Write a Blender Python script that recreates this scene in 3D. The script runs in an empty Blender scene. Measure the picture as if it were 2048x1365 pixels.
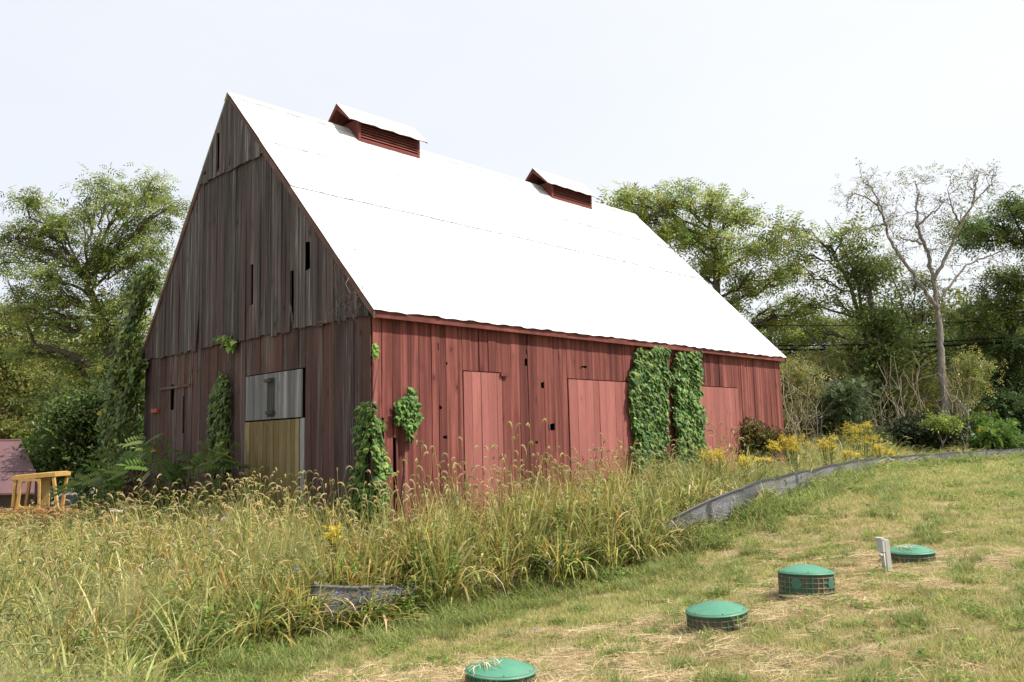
import bpy, math, random
import numpy as np
from mathutils import Vector, Matrix
SC = bpy.context.scene
# ------------------------------------------------------------------ camera
FPX, PITCH, ROLL, EYE = 1667.6, 0.1198, -0.0264, 2.1
cp, sp, cr, sr = math.cos(PITCH), math.sin(PITCH), math.cos(ROLL), math.sin(ROLL)
FW = np.array([0, cp, sp]); U0 = np.array([0, -sp, cp]); R0 = np.array([1., 0, 0])
RT = R0*cr+U0*sr; UP = -R0*sr+U0*cr
cd = bpy.data.cameras.new("camera"); cam = bpy.data.objects.new("camera", cd)
SC.collection.objects.link(cam); SC.camera = cam
cd.sensor_width = 36; cd.lens = FPX/2048*36; cd.clip_end = 2000; cd.clip_start = .05
cam.matrix_world = Matrix(((RT[0], UP[0], -FW[0], 0), (RT[1], UP[1], -FW[1], 0), (RT[2], UP[2], -FW[2], EYE), (0, 0, 0, 1)))
# ------------------------------------------------------------------ sky, sun, exposure
SUN_AZ, SUN_EL = math.radians(104), math.radians(53)
w = bpy.data.worlds.new("World"); SC.world = w; w.use_nodes = True
nt = w.node_tree; bg = nt.nodes["Background"]; bg.inputs["Strength"].default_value = 0.12
sky = nt.nodes.new("ShaderNodeTexSky"); sky.sky_type = 'NISHITA'; sky.sun_disc = False
sky.sun_elevation = SUN_EL; sky.sun_rotation = SUN_AZ; sky.dust_density = 3.0; sky.air_density = 1.0
tc = nt.nodes.new("ShaderNodeTexCoord"); mp = nt.nodes.new("ShaderNodeMapping"); mp.inputs["Scale"].default_value = (1, 1, 3)
nz = nt.nodes.new("ShaderNodeTexNoise"); nz.inputs["Scale"].default_value = 1.3; nz.inputs["Detail"].default_value = 5
rmp = nt.nodes.new("ShaderNodeMapRange"); rmp.inputs[1].default_value = .3; rmp.inputs[2].default_value = .7
rmp.inputs[3].default_value = .86; rmp.inputs[4].default_value = .95
dotn = nt.nodes.new("ShaderNodeVectorMath"); dotn.operation = 'DOT_PRODUCT'; dotn.inputs[1].default_value = (math.sin(SUN_AZ), math.cos(SUN_AZ), 0.25)
clr = nt.nodes.new("ShaderNodeMapRange"); clr.inputs[1].default_value = -.75; clr.inputs[2].default_value = .45
clr.inputs[3].default_value = 0; clr.inputs[4].default_value = 1
veil = nt.nodes.new("ShaderNodeMix"); veil.data_type = 'RGBA'; veil.inputs[6].default_value = (5.35, 5.58, 6.0, 1); veil.inputs[7].default_value = (6.1, 6.25, 6.45, 1)
mx = nt.nodes.new("ShaderNodeMix"); mx.data_type = 'RGBA'
L = nt.links.new
L(tc.outputs["Generated"], mp.inputs[0]); L(mp.outputs[0], nz.inputs["Vector"]); L(nz.outputs[0], rmp.inputs[0])
L(tc.outputs["Generated"], dotn.inputs[0]); L(dotn.outputs["Value"], clr.inputs[0]); L(clr.outputs[0], veil.inputs[0])
L(rmp.outputs[0], mx.inputs[0]); L(sky.outputs[0], mx.inputs[6]); L(veil.outputs[2], mx.inputs[7]); L(mx.outputs[2], bg.inputs[0])
sl = bpy.data.lights.new("sun", 'SUN'); sl.energy = 5.0; sl.angle = math.radians(.6); sl.color = (1, .95, .87)
so = bpy.data.objects.new("sun", sl); SC.collection.objects.link(so)
SDIR = Vector((math.sin(SUN_AZ)*math.cos(SUN_EL), math.cos(SUN_AZ)*math.cos(SUN_EL), math.sin(SUN_EL)))
so.rotation_euler = SDIR.to_track_quat('Z', 'Y').to_euler(); so.location = (20, -5, 30)
SC.view_settings.view_transform = 'Standard'; SC.view_settings.look = 'None'
SC.view_settings.exposure = 0.5; SC.view_settings.gamma = 1
# ------------------------------------------------------------------ helpers
rng = np.random.default_rng(7); random.seed(7)
def ray(px, py): return FW + RT*((px-1024)/FPX) - UP*((py-682.5)/FPX)
def P(px, py, Y):
    r = ray(px, py); return np.array([0, 0, EYE])+r*(Y/r[1])
def link(o, parent=None):
    SC.collection.objects.link(o)
    if parent is not None: o.parent = parent
    return o
def tag(o, label=None, cat=None, group=None, kind=None):
    if label: o["label"] = label
    if cat: o["category"] = cat
    if group: o["group"] = group
    if kind: o["kind"] = kind
    return o
def empty(name, loc, rz=0, **k):
    o = bpy.data.objects.new(name, None); o.location = loc; o.rotation_euler = (0, 0, rz); o.empty_display_size = .2
    link(o); tag(o, **k); return o
def mesh_np(name, V, F, mat, parent=None, col=None, smooth=False, sharp_link=True, org=None):
    V = np.asarray(V, dtype=np.float64); F = np.asarray(F, dtype=np.int32)
    me = bpy.data.meshes.new(name)
    k = F.shape[1]
    me.vertices.add(len(V)); me.vertices.foreach_set("co", V.astype(np.float32).ravel())
    me.loops.add(F.size); me.loops.foreach_set("vertex_index", F.ravel())
    me.polygons.add(len(F)); me.polygons.foreach_set("loop_start", np.arange(0, F.size, k, dtype=np.int32))
    me.polygons.foreach_set("loop_total", np.full(len(F), k, dtype=np.int32))
    me.polygons.foreach_set("use_smooth", np.full(len(F), smooth, dtype=bool))
    me.update(calc_edges=True)
    if col is not None:
        a = me.color_attributes.new("Col", 'FLOAT_COLOR', 'POINT')
        c = np.ones((len(V), 4), np.float32); c[:, :3] = col; a.data.foreach_set("color", c.ravel())
    if mat: me.materials.append(mat)
    o = bpy.data.objects.new(name, me)
    if sharp_link: link(o, parent)
    return o
class MB:
    """collects quads"""
    def __init__(s): s.v = []; s.f = []; s.c = []; s.n = 0
    def add(s, V, F, c=(.5, .5, .5)):
        V = np.asarray(V, float); F = np.asarray(F, int)
        if F.shape[1] == 3: F = np.concatenate([F, F[:, 2:3]], 1)
        s.v.append(V); s.f.append(F+s.n); s.n += len(V)
        c = np.asarray(c, float); s.c.append(np.broadcast_to(c, (len(V), 3)))
    def box(s, a, b, c=(.5, .5, .5), M=None):
        x0, y0, z0 = a; x1, y1, z1 = b
        V = np.array([(x0, y0, z0), (x1, y0, z0), (x1, y1, z0), (x0, y1, z0), (x0, y0, z1), (x1, y0, z1), (x1, y1, z1), (x0, y1, z1)], float)
        if M is not None: V = V@np.asarray(M)[:3, :3].T+np.asarray(M)[:3, 3]
        s.add(V, [(0, 3, 2, 1), (4, 5, 6, 7), (0, 1, 5, 4), (1, 2, 6, 5), (2, 3, 7, 6), (3, 0, 4, 7)], c)
    def hexa(s, V8, c=(.5, .5, .5)):
        s.add(V8, [(0, 3, 2, 1), (4, 5, 6, 7), (0, 1, 5, 4), (1, 2, 6, 5), (2, 3, 7, 6), (3, 0, 4, 7)], c)
    def tube(s, pts, rad, n=6, c=(.5, .5, .5), cap=True):
        pts = np.asarray(pts, float); m = len(pts); rad = np.broadcast_to(np.asarray(rad, float), (m,))
        t = np.gradient(pts, axis=0); t /= np.linalg.norm(t, axis=1, keepdims=True)+1e-9
        ref = np.array([0, 0, 1.]) if abs(t[0][2]) < .9 else np.array([1., 0, 0])
        a = np.cross(t, ref); bad = np.linalg.norm(a, axis=1) < .05; a[bad] = np.array([0, 1., 0]); a /= np.linalg.norm(a, axis=1, keepdims=True)+1e-9
        b = np.cross(t, a)
        th = np.arange(n)*2*math.pi/n
        V = pts[:, None]+rad[:, None, None]*(a[:, None]*np.cos(th)[None, :, None]+b[:, None]*np.sin(th)[None, :, None])
        i = np.arange(m-1)[:, None]*n; j = np.arange(n)[None]; j2 = (j+1) % n
        F = np.stack([i+j, i+j2, i+n+j2, i+n+j], -1).reshape(-1, 4)
        V = V.reshape(-1, 3)
        if cap:
            V = np.concatenate([V, pts[:1], pts[-1:]]); q = m*n
            jj = np.arange(n); kk = (jj+1) % n
            F = np.concatenate([F, np.stack([np.full(n, q), kk, jj, jj], -1), np.stack([np.full(n, q+1), (m-1)*n+jj, (m-1)*n+kk, (m-1)*n+kk], -1)])
        s.add(V, F, c)
    def build(s, name, mat, parent=None, smooth=False, link_=True):
        V = np.concatenate(s.v); F = np.concatenate(s.f); C = np.concatenate(s.c)
        # degenerate quads -> triangles via from_pydata
        tri = (F[:, 2] == F[:, 3])
        me = bpy.data.meshes.new(name)
        loops = []; st = []; tot = []
        if tri.any():
            Fq = F[~tri]; Ft = F[tri][:, :3]
            lv = np.concatenate([Fq.ravel(), Ft.ravel()])
            ls = np.concatenate([np.arange(len(Fq))*4, len(Fq)*4+np.arange(len(Ft))*3]); lt = np.concatenate([np.full(len(Fq), 4), np.full(len(Ft), 3)])
        else:
            lv = F.ravel(); ls = np.arange(len(F))*4; lt = np.full(len(F), 4)
        me.vertices.add(len(V)); me.vertices.foreach_set("co", V.astype(np.float32).ravel())
        me.loops.add(len(lv)); me.loops.foreach_set("vertex_index", lv.astype(np.int32))
        me.polygons.add(len(ls)); me.polygons.foreach_set("loop_start", ls.astype(np.int32)); me.polygons.foreach_set("loop_total", lt.astype(np.int32))
        me.polygons.foreach_set("use_smooth", np.full(len(ls), smooth, dtype=bool))
        me.update(calc_edges=True)
        a = me.color_attributes.new("Col", 'FLOAT_COLOR', 'POINT')
        c4 = np.ones((len(V), 4), np.float32); c4[:, :3] = C; a.data.foreach_set("color", c4.ravel())
        me.materials.append(mat)
        o = bpy.data.objects.new(name, me)
        if link_: link(o, parent)
        return o
def norm(v): v = np.asarray(v, float); return v/(np.linalg.norm(v, axis=-1, keepdims=True)+1e-12)
def stamp(mb, TV, TF, pos, ax, nr, scale, col):
    """copies of a small template: local x -> ax, local z -> nr"""
    ax = norm(ax); s = norm(np.cross(nr, ax)); nn = np.cross(ax, s)
    Fm = np.stack([ax, s, nn], 1)                      # n,3,3
    V = pos[:, None]+np.einsum('kj,njl->nkl', TV, Fm)*np.asarray(scale)[:, None, None]
    k = len(TV); F = (TF[None]+(np.arange(len(pos))*k)[:, None, None]).reshape(-1, TF.shape[1])
    mb.add(V.reshape(-1, 3), F, np.repeat(col, k, axis=0))
# templates
LEAF_V = np.array([(0, 0, 0), (.45, .26, .05), (1, 0, -.06), (.45, -.26, .05)]); LEAF_F = np.array([(0, 1, 2, 2), (0, 2, 3, 3)])
def compound(n=4, droop=.35):
    V = []; F = []; k = 0
    for i in range(n):
        t = .2+.8*i/n; z = -droop*t*t
        for sgn in (1, -1):
            a = np.array([t, 0, z]); l = .42-.1*abs(t-.5)
            b = a+np.array([.45*l, sgn*l, -.12*l]); d = np.array([.16*l, -sgn*.05*l, 0.0])
            V += [a, (a+b)/2+d, b, (a+b)/2-d*1.1]; F += [(k, k+1, k+2, k+3)]; k += 4
    a = np.array([.95, 0, -droop*.9]); V += [a, a+np.array([.2, .08, -.08]), a+np.array([.42, 0, -.2]), a+np.array([.2, -.08, -.08])]; F += [(k, k+1, k+2, k+3)]
    return np.array(V), np.array(F)
CMP_V, CMP_F = compound(3); CMPB_V, CMPB_F = compound(7, .45)
r_ = np.random.default_rng(3)
def cluster(n):
    V = []; F = []
    for i in range(n):
        d = norm(r_.normal(size=3)+np.array([.6, 0, -.2])); nn = norm(r_.normal(size=3)+np.array([0, 0, 1.5])); s = norm(np.cross(nn, d)); q = np.cross(d, s)
        p0 = r_.normal(size=3)*.28; l = r_.uniform(.38, .6)
        V.append(p0+(LEAF_V@np.stack([d, s, q]))*l); F.append(LEAF_F+4*i)
    return np.concatenate(V), np.concatenate(F)
CL_V, CL_F = cluster(6)
# five-lobed ivy leaf hanging point down
IVY_V = np.array([(0, 0, 0), (-.12, .3, -.03), (.2, .5, -.08), (.45, .3, .0), (1, 0, -.1), (.45, -.3, .0), (.2, -.5, -.08), (-.12, -.3, -.03), (.4, 0, .07)])
IVY_F = np.array([(0, 1, 8, 8), (1, 2, 8, 8), (2, 3, 8, 8), (3, 4, 8, 8), (4, 5, 8, 8), (5, 6, 8, 8), (6, 7, 8, 8), (7, 0, 8, 8)])
def vnoise(x, y, s, seed=0):
    x = np.asarray(x, float)/s; y = np.asarray(y, float)/s; o = 0
    for i in range(5):
        a = seed*1.7+i*2.399; f = 1+.63*i
        o = o+np.sin((x*math.cos(a)+y*math.sin(a))*f*2.1+seed*3.1+i*1.3+1.3*np.sin((y*math.cos(a*1.9)-x*math.sin(a*1.9))*f*1.3+i))/(1+.4*i)
    return o/2.9
def palette(cols, n, jit=.12, rg=None, wts=None):
    rg = rg or rng
    cols = np.array(cols); i = rg.choice(len(cols), n, p=wts)
    return np.clip(cols[i]*(1+rg.normal(size=(n, 1))*jit*1.5)*(1+rg.normal(size=(n, 3))*jit*.4), .003, .85)
# ------------------------------------------------------------------ materials
def newmat(name):
    m = bpy.data.materials.new(name); m.use_nodes = True; n = m.node_tree; return m, n, n.nodes["Principled BSDF"]
def N(n, typ, ins=None, **kw):
    x = n.nodes.new("ShaderNode"+typ)
    for k, v in kw.items(): setattr(x, k, v)
    for k, v in (ins or {}).items():
        if isinstance(v, bpy.types.NodeSocket): n.links.new(v, x.inputs[k])
        else: x.inputs[k].default_value = v
    return x
def noise(n, vec, scale, detail=4, rough=.55, dist=0):
    return N(n, "TexNoise", {"Vector": vec, "Scale": scale, "Detail": detail, "Roughness": rough, "Distortion": dist}).outputs[0]
def objco(n, scale=(1, 1, 1), loc=(0, 0, 0)):
    t = n.nodes.new("ShaderNodeTexCoord"); return N(n, "Mapping", {0: t.outputs["Object"], 1: loc, 3: scale}).outputs[0]
def mr(n, v, a, b, c=0., d=1.): return N(n, "MapRange", {0: v, 1: a, 2: b, 3: c, 4: d}).outputs[0]
def mixc(n, f, a, b, blend='MIX'):
    x = N(n, "Mix", data_type='RGBA', blend_type=blend)
    for k, v in ((0, f), (6, a), (7, b)):
        if isinstance(v, bpy.types.NodeSocket): n.links.new(v, x.inputs[k])
        else: x.inputs[k].default_value = v if k == 0 else (*v, 1)
    return x.outputs[2]
def math_(n, op, a, b=0.): return N(n, "Math", {0: a, 1: b}, operation=op).outputs[0]
def colattr(n): return N(n, "Attribute", attribute_name="Col")
def bump(n, b, h, dist, st=1.):
    x = N(n, "Bump", {"Height": h, "Distance": dist, "Strength": st}); n.links.new(x.outputs[0], b.inputs["Normal"])
def foliage_mat(name, trans=.3, rough=.5, spec=.25):
    m, n, b = newmat(name)
    c = colattr(n).outputs[0]; rnd = N(n, "ObjectInfo").outputs["Random"]
    v = mr(n, rnd, 0, 1, .82, 1.18)
    hs = N(n, "HueSaturation", {"Color": c, "Value": v}).outputs[0]
    n.links.new(hs, b.inputs["Base Color"]); b.inputs["Roughness"].default_value = rough; b.inputs["Specular IOR Level"].default_value = spec
    t = N(n, "BsdfTranslucent", {0: hs}); s = N(n, "MixShader", {0: trans, 1: b.outputs[0], 2: t.outputs[0]})
    n.links.new(s.outputs[0], n.nodes["Material Output"].inputs[0]); return m
M_LEAF = foliage_mat("leaf", .45, .45, .3); M_GRASS = foliage_mat("grass_blade", .48, .5, .3); M_STRAW = foliage_mat("straw", .12, .7, .15)
M_IVY = foliage_mat("ivy_leaf", .25, .5, .22)
def bark(name, a, b_):
    m, n, b = newmat(name); v = objco(n, (5, 5, 1.2)); x = noise(n, v, 3, 6)
    n.links.new(mixc(n, mr(n, x, .3, .7), a, b_), b.inputs["Base Color"]); b.inputs["Roughness"].default_value = .9; bump(n, b, x, .03); return m
M_BARK = bark("bark_dark", (.035, .028, .022), (.11, .09, .07)); M_BARKP = bark("bark_pale", (.10, .085, .07), (.27, .24, .21)); M_STICK = bark("dry_stick", (.25, .2, .14), (.5, .42, .3))
def wood(name, cols, streak=(14, 14, .55), redmask=None, tone=.24, stain=.5, rough=.85, knots=True, lo=.3, hi=.7):
    """cols: dark, mid, light, accent"""
    m, n, b = newmat(name); a = N(n, "SeparateColor", {0: colattr(n).outputs[0]})
    v = objco(n); off = N(n, "CombineXYZ", {0: math_(n, 'MULTIPLY', a.outputs[0], 37.), 1: math_(n, 'MULTIPLY', a.outputs[0], 19.), 2: math_(n, 'MULTIPLY', a.outputs[1], 23.)}).outputs[0]
    v2 = N(n, "VectorMath", {0: v, 1: off}, operation='ADD').outputs[0]
    vs = N(n, "Mapping", {0: v2, 3: streak}).outputs[0]
    wide = noise(n, vs, .9, 5, .6, .4); fine = noise(n, N(n, "Mapping", {0: v2, 3: (55, 55, 1.6)}).outputs[0], 1.6, 5, .7, .5)
    blotch = noise(n, N(n, "Mapping", {0: v, 3: (1.2, 1.2, .7)}).outputs[0], 1., 4, .6)
    t = math_(n, 'ADD', math_(n, 'MULTIPLY', wide, .75), math_(n, 'ADD', math_(n, 'MULTIPLY', a.outputs[1], tone), math_(n, 'MULTIPLY', fine, .18)))
    c = mixc(n, mr(n, t, lo+.13, hi+.02), cols[0], cols[1]); c = mixc(n, mr(n, t, hi-.08, hi+.14), c, cols[2])
    am = math_(n, 'MULTIPLY', mr(n, math_(n, 'ADD', blotch, math_(n, 'MULTIPLY', a.outputs[2], .5)), .55, .95), stain)
    if redmask is not None:
        z = N(n, "SeparateXYZ", {0: v}).outputs[2]; am = math_(n, 'MULTIPLY', am, mr(n, z, redmask[0], redmask[1], redmask[2], redmask[3]))
    c = mixc(n, am, c, cols[3])
    c = mixc(n, mr(n, fine, .5, .7, 0, .5), c, tuple(x*.35 for x in cols[0]))
    if knots:
        vk = N(n, "Mapping", {0: v2, 3: (3.2, 3.2, 1.9)}).outputs[0]; vo = N(n, "TexVoronoi", {"Vector": vk, "Scale": 1.}); kn = mr(n, vo.outputs[0], .04, .1, 1, 0)
        c = mixc(n, math_(n, 'MULTIPLY', kn, .8), c, tuple(x*.3 for x in cols[0]))
        ring = mr(n, vo.outputs[0], .1, .3, .4, 0); c = mixc(n, ring, c, cols[0])
    n.links.new(c, b.inputs["Base Color"]); b.inputs["Roughness"].default_value = rough; b.inputs["Specular IOR Level"].default_value = .2
    bump(n, b, math_(n, 'ADD', wide, fine), .012, .9); return m
M_GREY = wood("weathered_boards", [(.032, .028, .028), (.135, .122, .12), (.40, .375, .37), (.13, .075, .066)], redmask=(2.5, 8, 1., .35), stain=.55, tone=.15, streak=(22, 22, .6))
M_GREYLOW = wood("weathered_red_boards", [(.032, .024, .023), (.105, .08, .076), (.25, .205, .195), (.14, .062, .052)], stain=.55, tone=.18, streak=(20, 20, .6))
M_RED = wood("faded_red_paint", [(.075, .022, .019), (.215, .066, .053), (.34, .118, .098), (.125, .034, .028)], streak=(11, 11, .3), stain=.5, rough=.75, lo=.31, hi=.64, tone=.17)
M_DOOR = wood("fresh_red_paint", [(.25, .088, .075), (.33, .122, .105), (.38, .145, .126), (.30, .108, .093)], streak=(6, 6, .3), stain=.4, rough=.65)
M_PANEL = wood("silver_grey_boards", [(.12, .12, .125), (.27, .27, .275), (.40, .41, .42), (.14, .14, .15)], stain=.4)
M_TREAT = wood("treated_boards", [(.15, .11, .05), (.24, .185, .09), (.34, .27, .15), (.18, .135, .06)], stain=.5, streak=(5, 5, 1.6))
M_TRIM = wood("red_trim", [(.10, .032, .028), (.2, .06, .05), (.3, .1, .085), (.15, .05, .04)], streak=(3, 3, 3), knots=False)
M_RAKE = wood("grey_trim", [(.07, .05, .045), (.15, .11, .1), (.25, .2, .19), (.16, .07, .055)], streak=(3, 3, 3), knots=False)
def simple(name, c1, c2=None, scale=4, rough=.6, metal=0, bmp=0, spec=.5):
    m, n, b = newmat(name); v = objco(n); x = noise(n, v, scale, 5)
    n.links.new(mixc(n, mr(n, x, .35, .68), c1, c2 or tuple(q*.75 for q in c1)), b.inputs["Base Color"])
    b.inputs["Roughness"].default_value = rough; b.inputs["Metallic"].default_value = metal; b.inputs["Specular IOR Level"].default_value = spec
    if bmp: bump(n, b, x, bmp)
    return m
# ------------------------------------------------------------------ terrain
RIS = [(1000, 1340, 7.65, .11), (1434, 1220, 8.95, .175), (1611, 1144, 9.9, .235), (1820, 1102, 11.7, .14)]
RISP = [P(a, b, c) for a, b, c, d in RIS]
FENCE_PX = [(622, 1168, 10.6), (700, 1172, 10.8), (800, 1166, 11.3), (930, 1158, 12.2), (1050, 1126, 13.2), (1180, 1092, 14.0), (1330, 1040, 15.0), (1420, 998, 15.8), (1500, 966, 16.6), (1560, 950, 18.4), (1630, 936, 20.3), (1700, 921, 22.5), (1760, 914, 24.5), (1850, 908, 27), (1950, 901, 29.), (2048, 897, 31), (2200, 890, 34)]
FHL = [.58, .56, .46, .4, .4, .42, .5, .56]+[.58, .56, .52, .48, .44, .42, .42, .42, .42]
FT = [P(*f) for f in FENCE_PX]
ctrl = [(0, 0, .38), (6, 2, .45), (-6, 2, .2), (-9, 7, -.25), (-4, 7.5, -.12), (-2.3, 13.5, .1), (-5, 13, .12), (2, 15.5, .32), (8, 23, .6),
        (-9.2, 20, -.15), (-13, 15, -.4), (-18, 30, -1.1), (-12, 30, -.8), (-25, 45, -1.6), (5, 35, .3), (18, 36, .9), (26, 34, 1.0), (14, 20, .7), (20, 12, .6), (12, 10, .45),
        (30, 60, .8), (-40, 80, -1.5), (0, 90, 0), (60, 30, 1), (-60, 30, -2), (0, -60, 1), (90, 120, 1), (-90, 150, -1), (0, 250, 0), (250, 250, 0), (-250, 250, 0), (250, -60, 1), (-250, -60, 0)]
ctrl += [(p[0], p[1], p[2]-d) for p, (_, _, _, d) in zip(RISP, RIS)]
ctrl += [(p[0], p[1], p[2]-fh_) for p, fh_ in zip(FT, FHL)]
ctrl = np.array(ctrl)
def tpk(r2): return .5*r2*np.log(r2+1e-9)
cx = ctrl[:, :2]; K = tpk(((cx[:, None]-cx[None])**2).sum(-1))+np.eye(len(cx))*.03
A_ = np.zeros((len(cx)+3,)*2); A_[:len(cx), :len(cx)] = K; A_[:len(cx), -3] = 1; A_[:len(cx), -2:] = cx; A_[-3, :len(cx)] = 1; A_[-2:, :len(cx)] = cx.T
wts = np.linalg.solve(A_, np.concatenate([ctrl[:, 2], [0, 0, 0]]))
def gz(x, y):
    x = np.asarray(x, float); y = np.asarray(y, float); sh = x.shape; x = x.ravel(); y = y.ravel()
    r = (x[:, None]-cx[None, :, 0])**2+(y[:, None]-cx[None, :, 1])**2
    z = tpk(r)@wts[:-3]+wts[-3]+wts[-2]*x+wts[-1]*y
    z += .018*vnoise(x, y, .55, 2)+.03*vnoise(x, y, 1.7, 5)
    return z.reshape(sh)
def hit(px, py):
    r = ray(px, py); t = 1.
    for i in range(4000):
        p = np.array([0, 0, EYE])+r*t
        if p[2] <= float(gz(p[0], p[1])): return p
        t += .02 if t < 20 else .1
    return p
def axis(a, b, fine0, fine1, fs, growth=1.12):
    pts = list(np.arange(fine0, fine1, fs)); s = fs; x = pts[-1]
    while x < b: s *= growth; x += s; pts.append(x)
    s = fs; x = pts[0]
    while x > a: s *= growth; x -= s; pts.insert(0, x)
    return np.array(pts)
gx = axis(-400, 400, -14, 16, .2); gy = axis(-60, 600, 3, 32, .2)
GX, GY = np.meshgrid(gx, gy); GZ = np.concatenate([gz(a, b)[None] for a, b in zip(GX, GY)])
ni, nj = GX.shape; ii, jj = np.meshgrid(np.arange(ni-1), np.arange(nj-1), indexing='ij')
q = (ii*nj+jj).ravel(); GF = np.stack([q, q+1, q+nj+1, q+nj], -1)
m, n, b = newmat("lawn_soil"); v = objco(n)
n1 = noise(n, v, .9, 5, .6); n2 = noise(n, v, 9, 6, .7); n3 = noise(n, v, 60, 4, .7); n4 = noise(n, v, .35, 3)
c = mixc(n, mr(n, n1, .4, .62), (.24, .24, .075), (.47, .35, .22)); c = mixc(n, mr(n, n2, .45, .7, 0, .8), c, (.12, .14, .035))
c = mixc(n, mr(n, n3, .5, .75, 0, .8), c, (.46, .36, .2)); c = mixc(n, mr(n, n3, .25, .4, .7, 0), c, (.07, .055, .03)); c = mixc(n, mr(n, n4, .5, .7, 0, .4), c, (.36, .22, .09))
n.links.new(c, b.inputs["Base Color"]); b.inputs["Roughness"].default_value = .95; b.inputs["Specular IOR Level"].default_value = .1
bump(n, b, math_(n, 'ADD', n3, math_(n, 'MULTIPLY', n2, 2.)), .03); M_SOIL = m
g = mesh_np("ground", np.stack([GX, GY, GZ], -1).reshape(-1, 3), GF, M_SOIL, smooth=True); tag(g, "grassy sloping ground with straw patches", "ground", kind="structure")
# ------------------------------------------------------------------ barn frame
TH, BW, HR, BL, KR, GU = 0.7656, 9.3428, 5.2967, 14.7095, .5434, .6915
uu = np.array([math.sin(TH), math.cos(TH), 0]); gg = np.array([-math.cos(TH), math.sin(TH), 0])
EO, RK = .2, .1                                          # eave and rake overhang
BC = np.array([-2.2462, 13.4915, 0])+gg*EO+uu*RK          # wall corner on plan
ZE = EYE+2.2                                             # eave height
LW, WW = BL-2*RK, BW-2*EO
BA = math.pi/2-TH
barn = empty("barn", tuple(BC), BA, label="big old barn with weathered grey gable, faded red side and white metal roof", cat="barn")
def toL(p): d = np.asarray(p)-BC; return np.array([d@uu, d@gg, d[2]])
def toW(l): return BC+uu*l[0]+gg*l[1]+np.array([0, 0, l[2]])
def onside(px, py, y=0.):                                 # pixel -> (x, z) on long wall
    o = toL(np.array([0, 0, EYE])); r = ray(px, py); r = np.array([r@uu, r@gg, r[2]]); t = (y-o[1])/r[1]; q = o+r*t; return q[0], q[2]
def ongable(px, py, x=0.):
    o = toL(np.array([0, 0, EYE])); r = ray(px, py); r = np.array([r@uu, r@gg, r[2]]); t = (x-o[0])/r[0]; q = o+r*t; return q[1], q[2]
RY = BW*KR-EO                                             # ridge y in barn frame
S1 = HR/(BW*KR); S2 = HR/(BW*(1-KR))                      # slopes
def rz_(y): return ZE+HR-(RY-y)*S1 if y <= RY else ZE+HR-(y-RY)*S2
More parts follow.
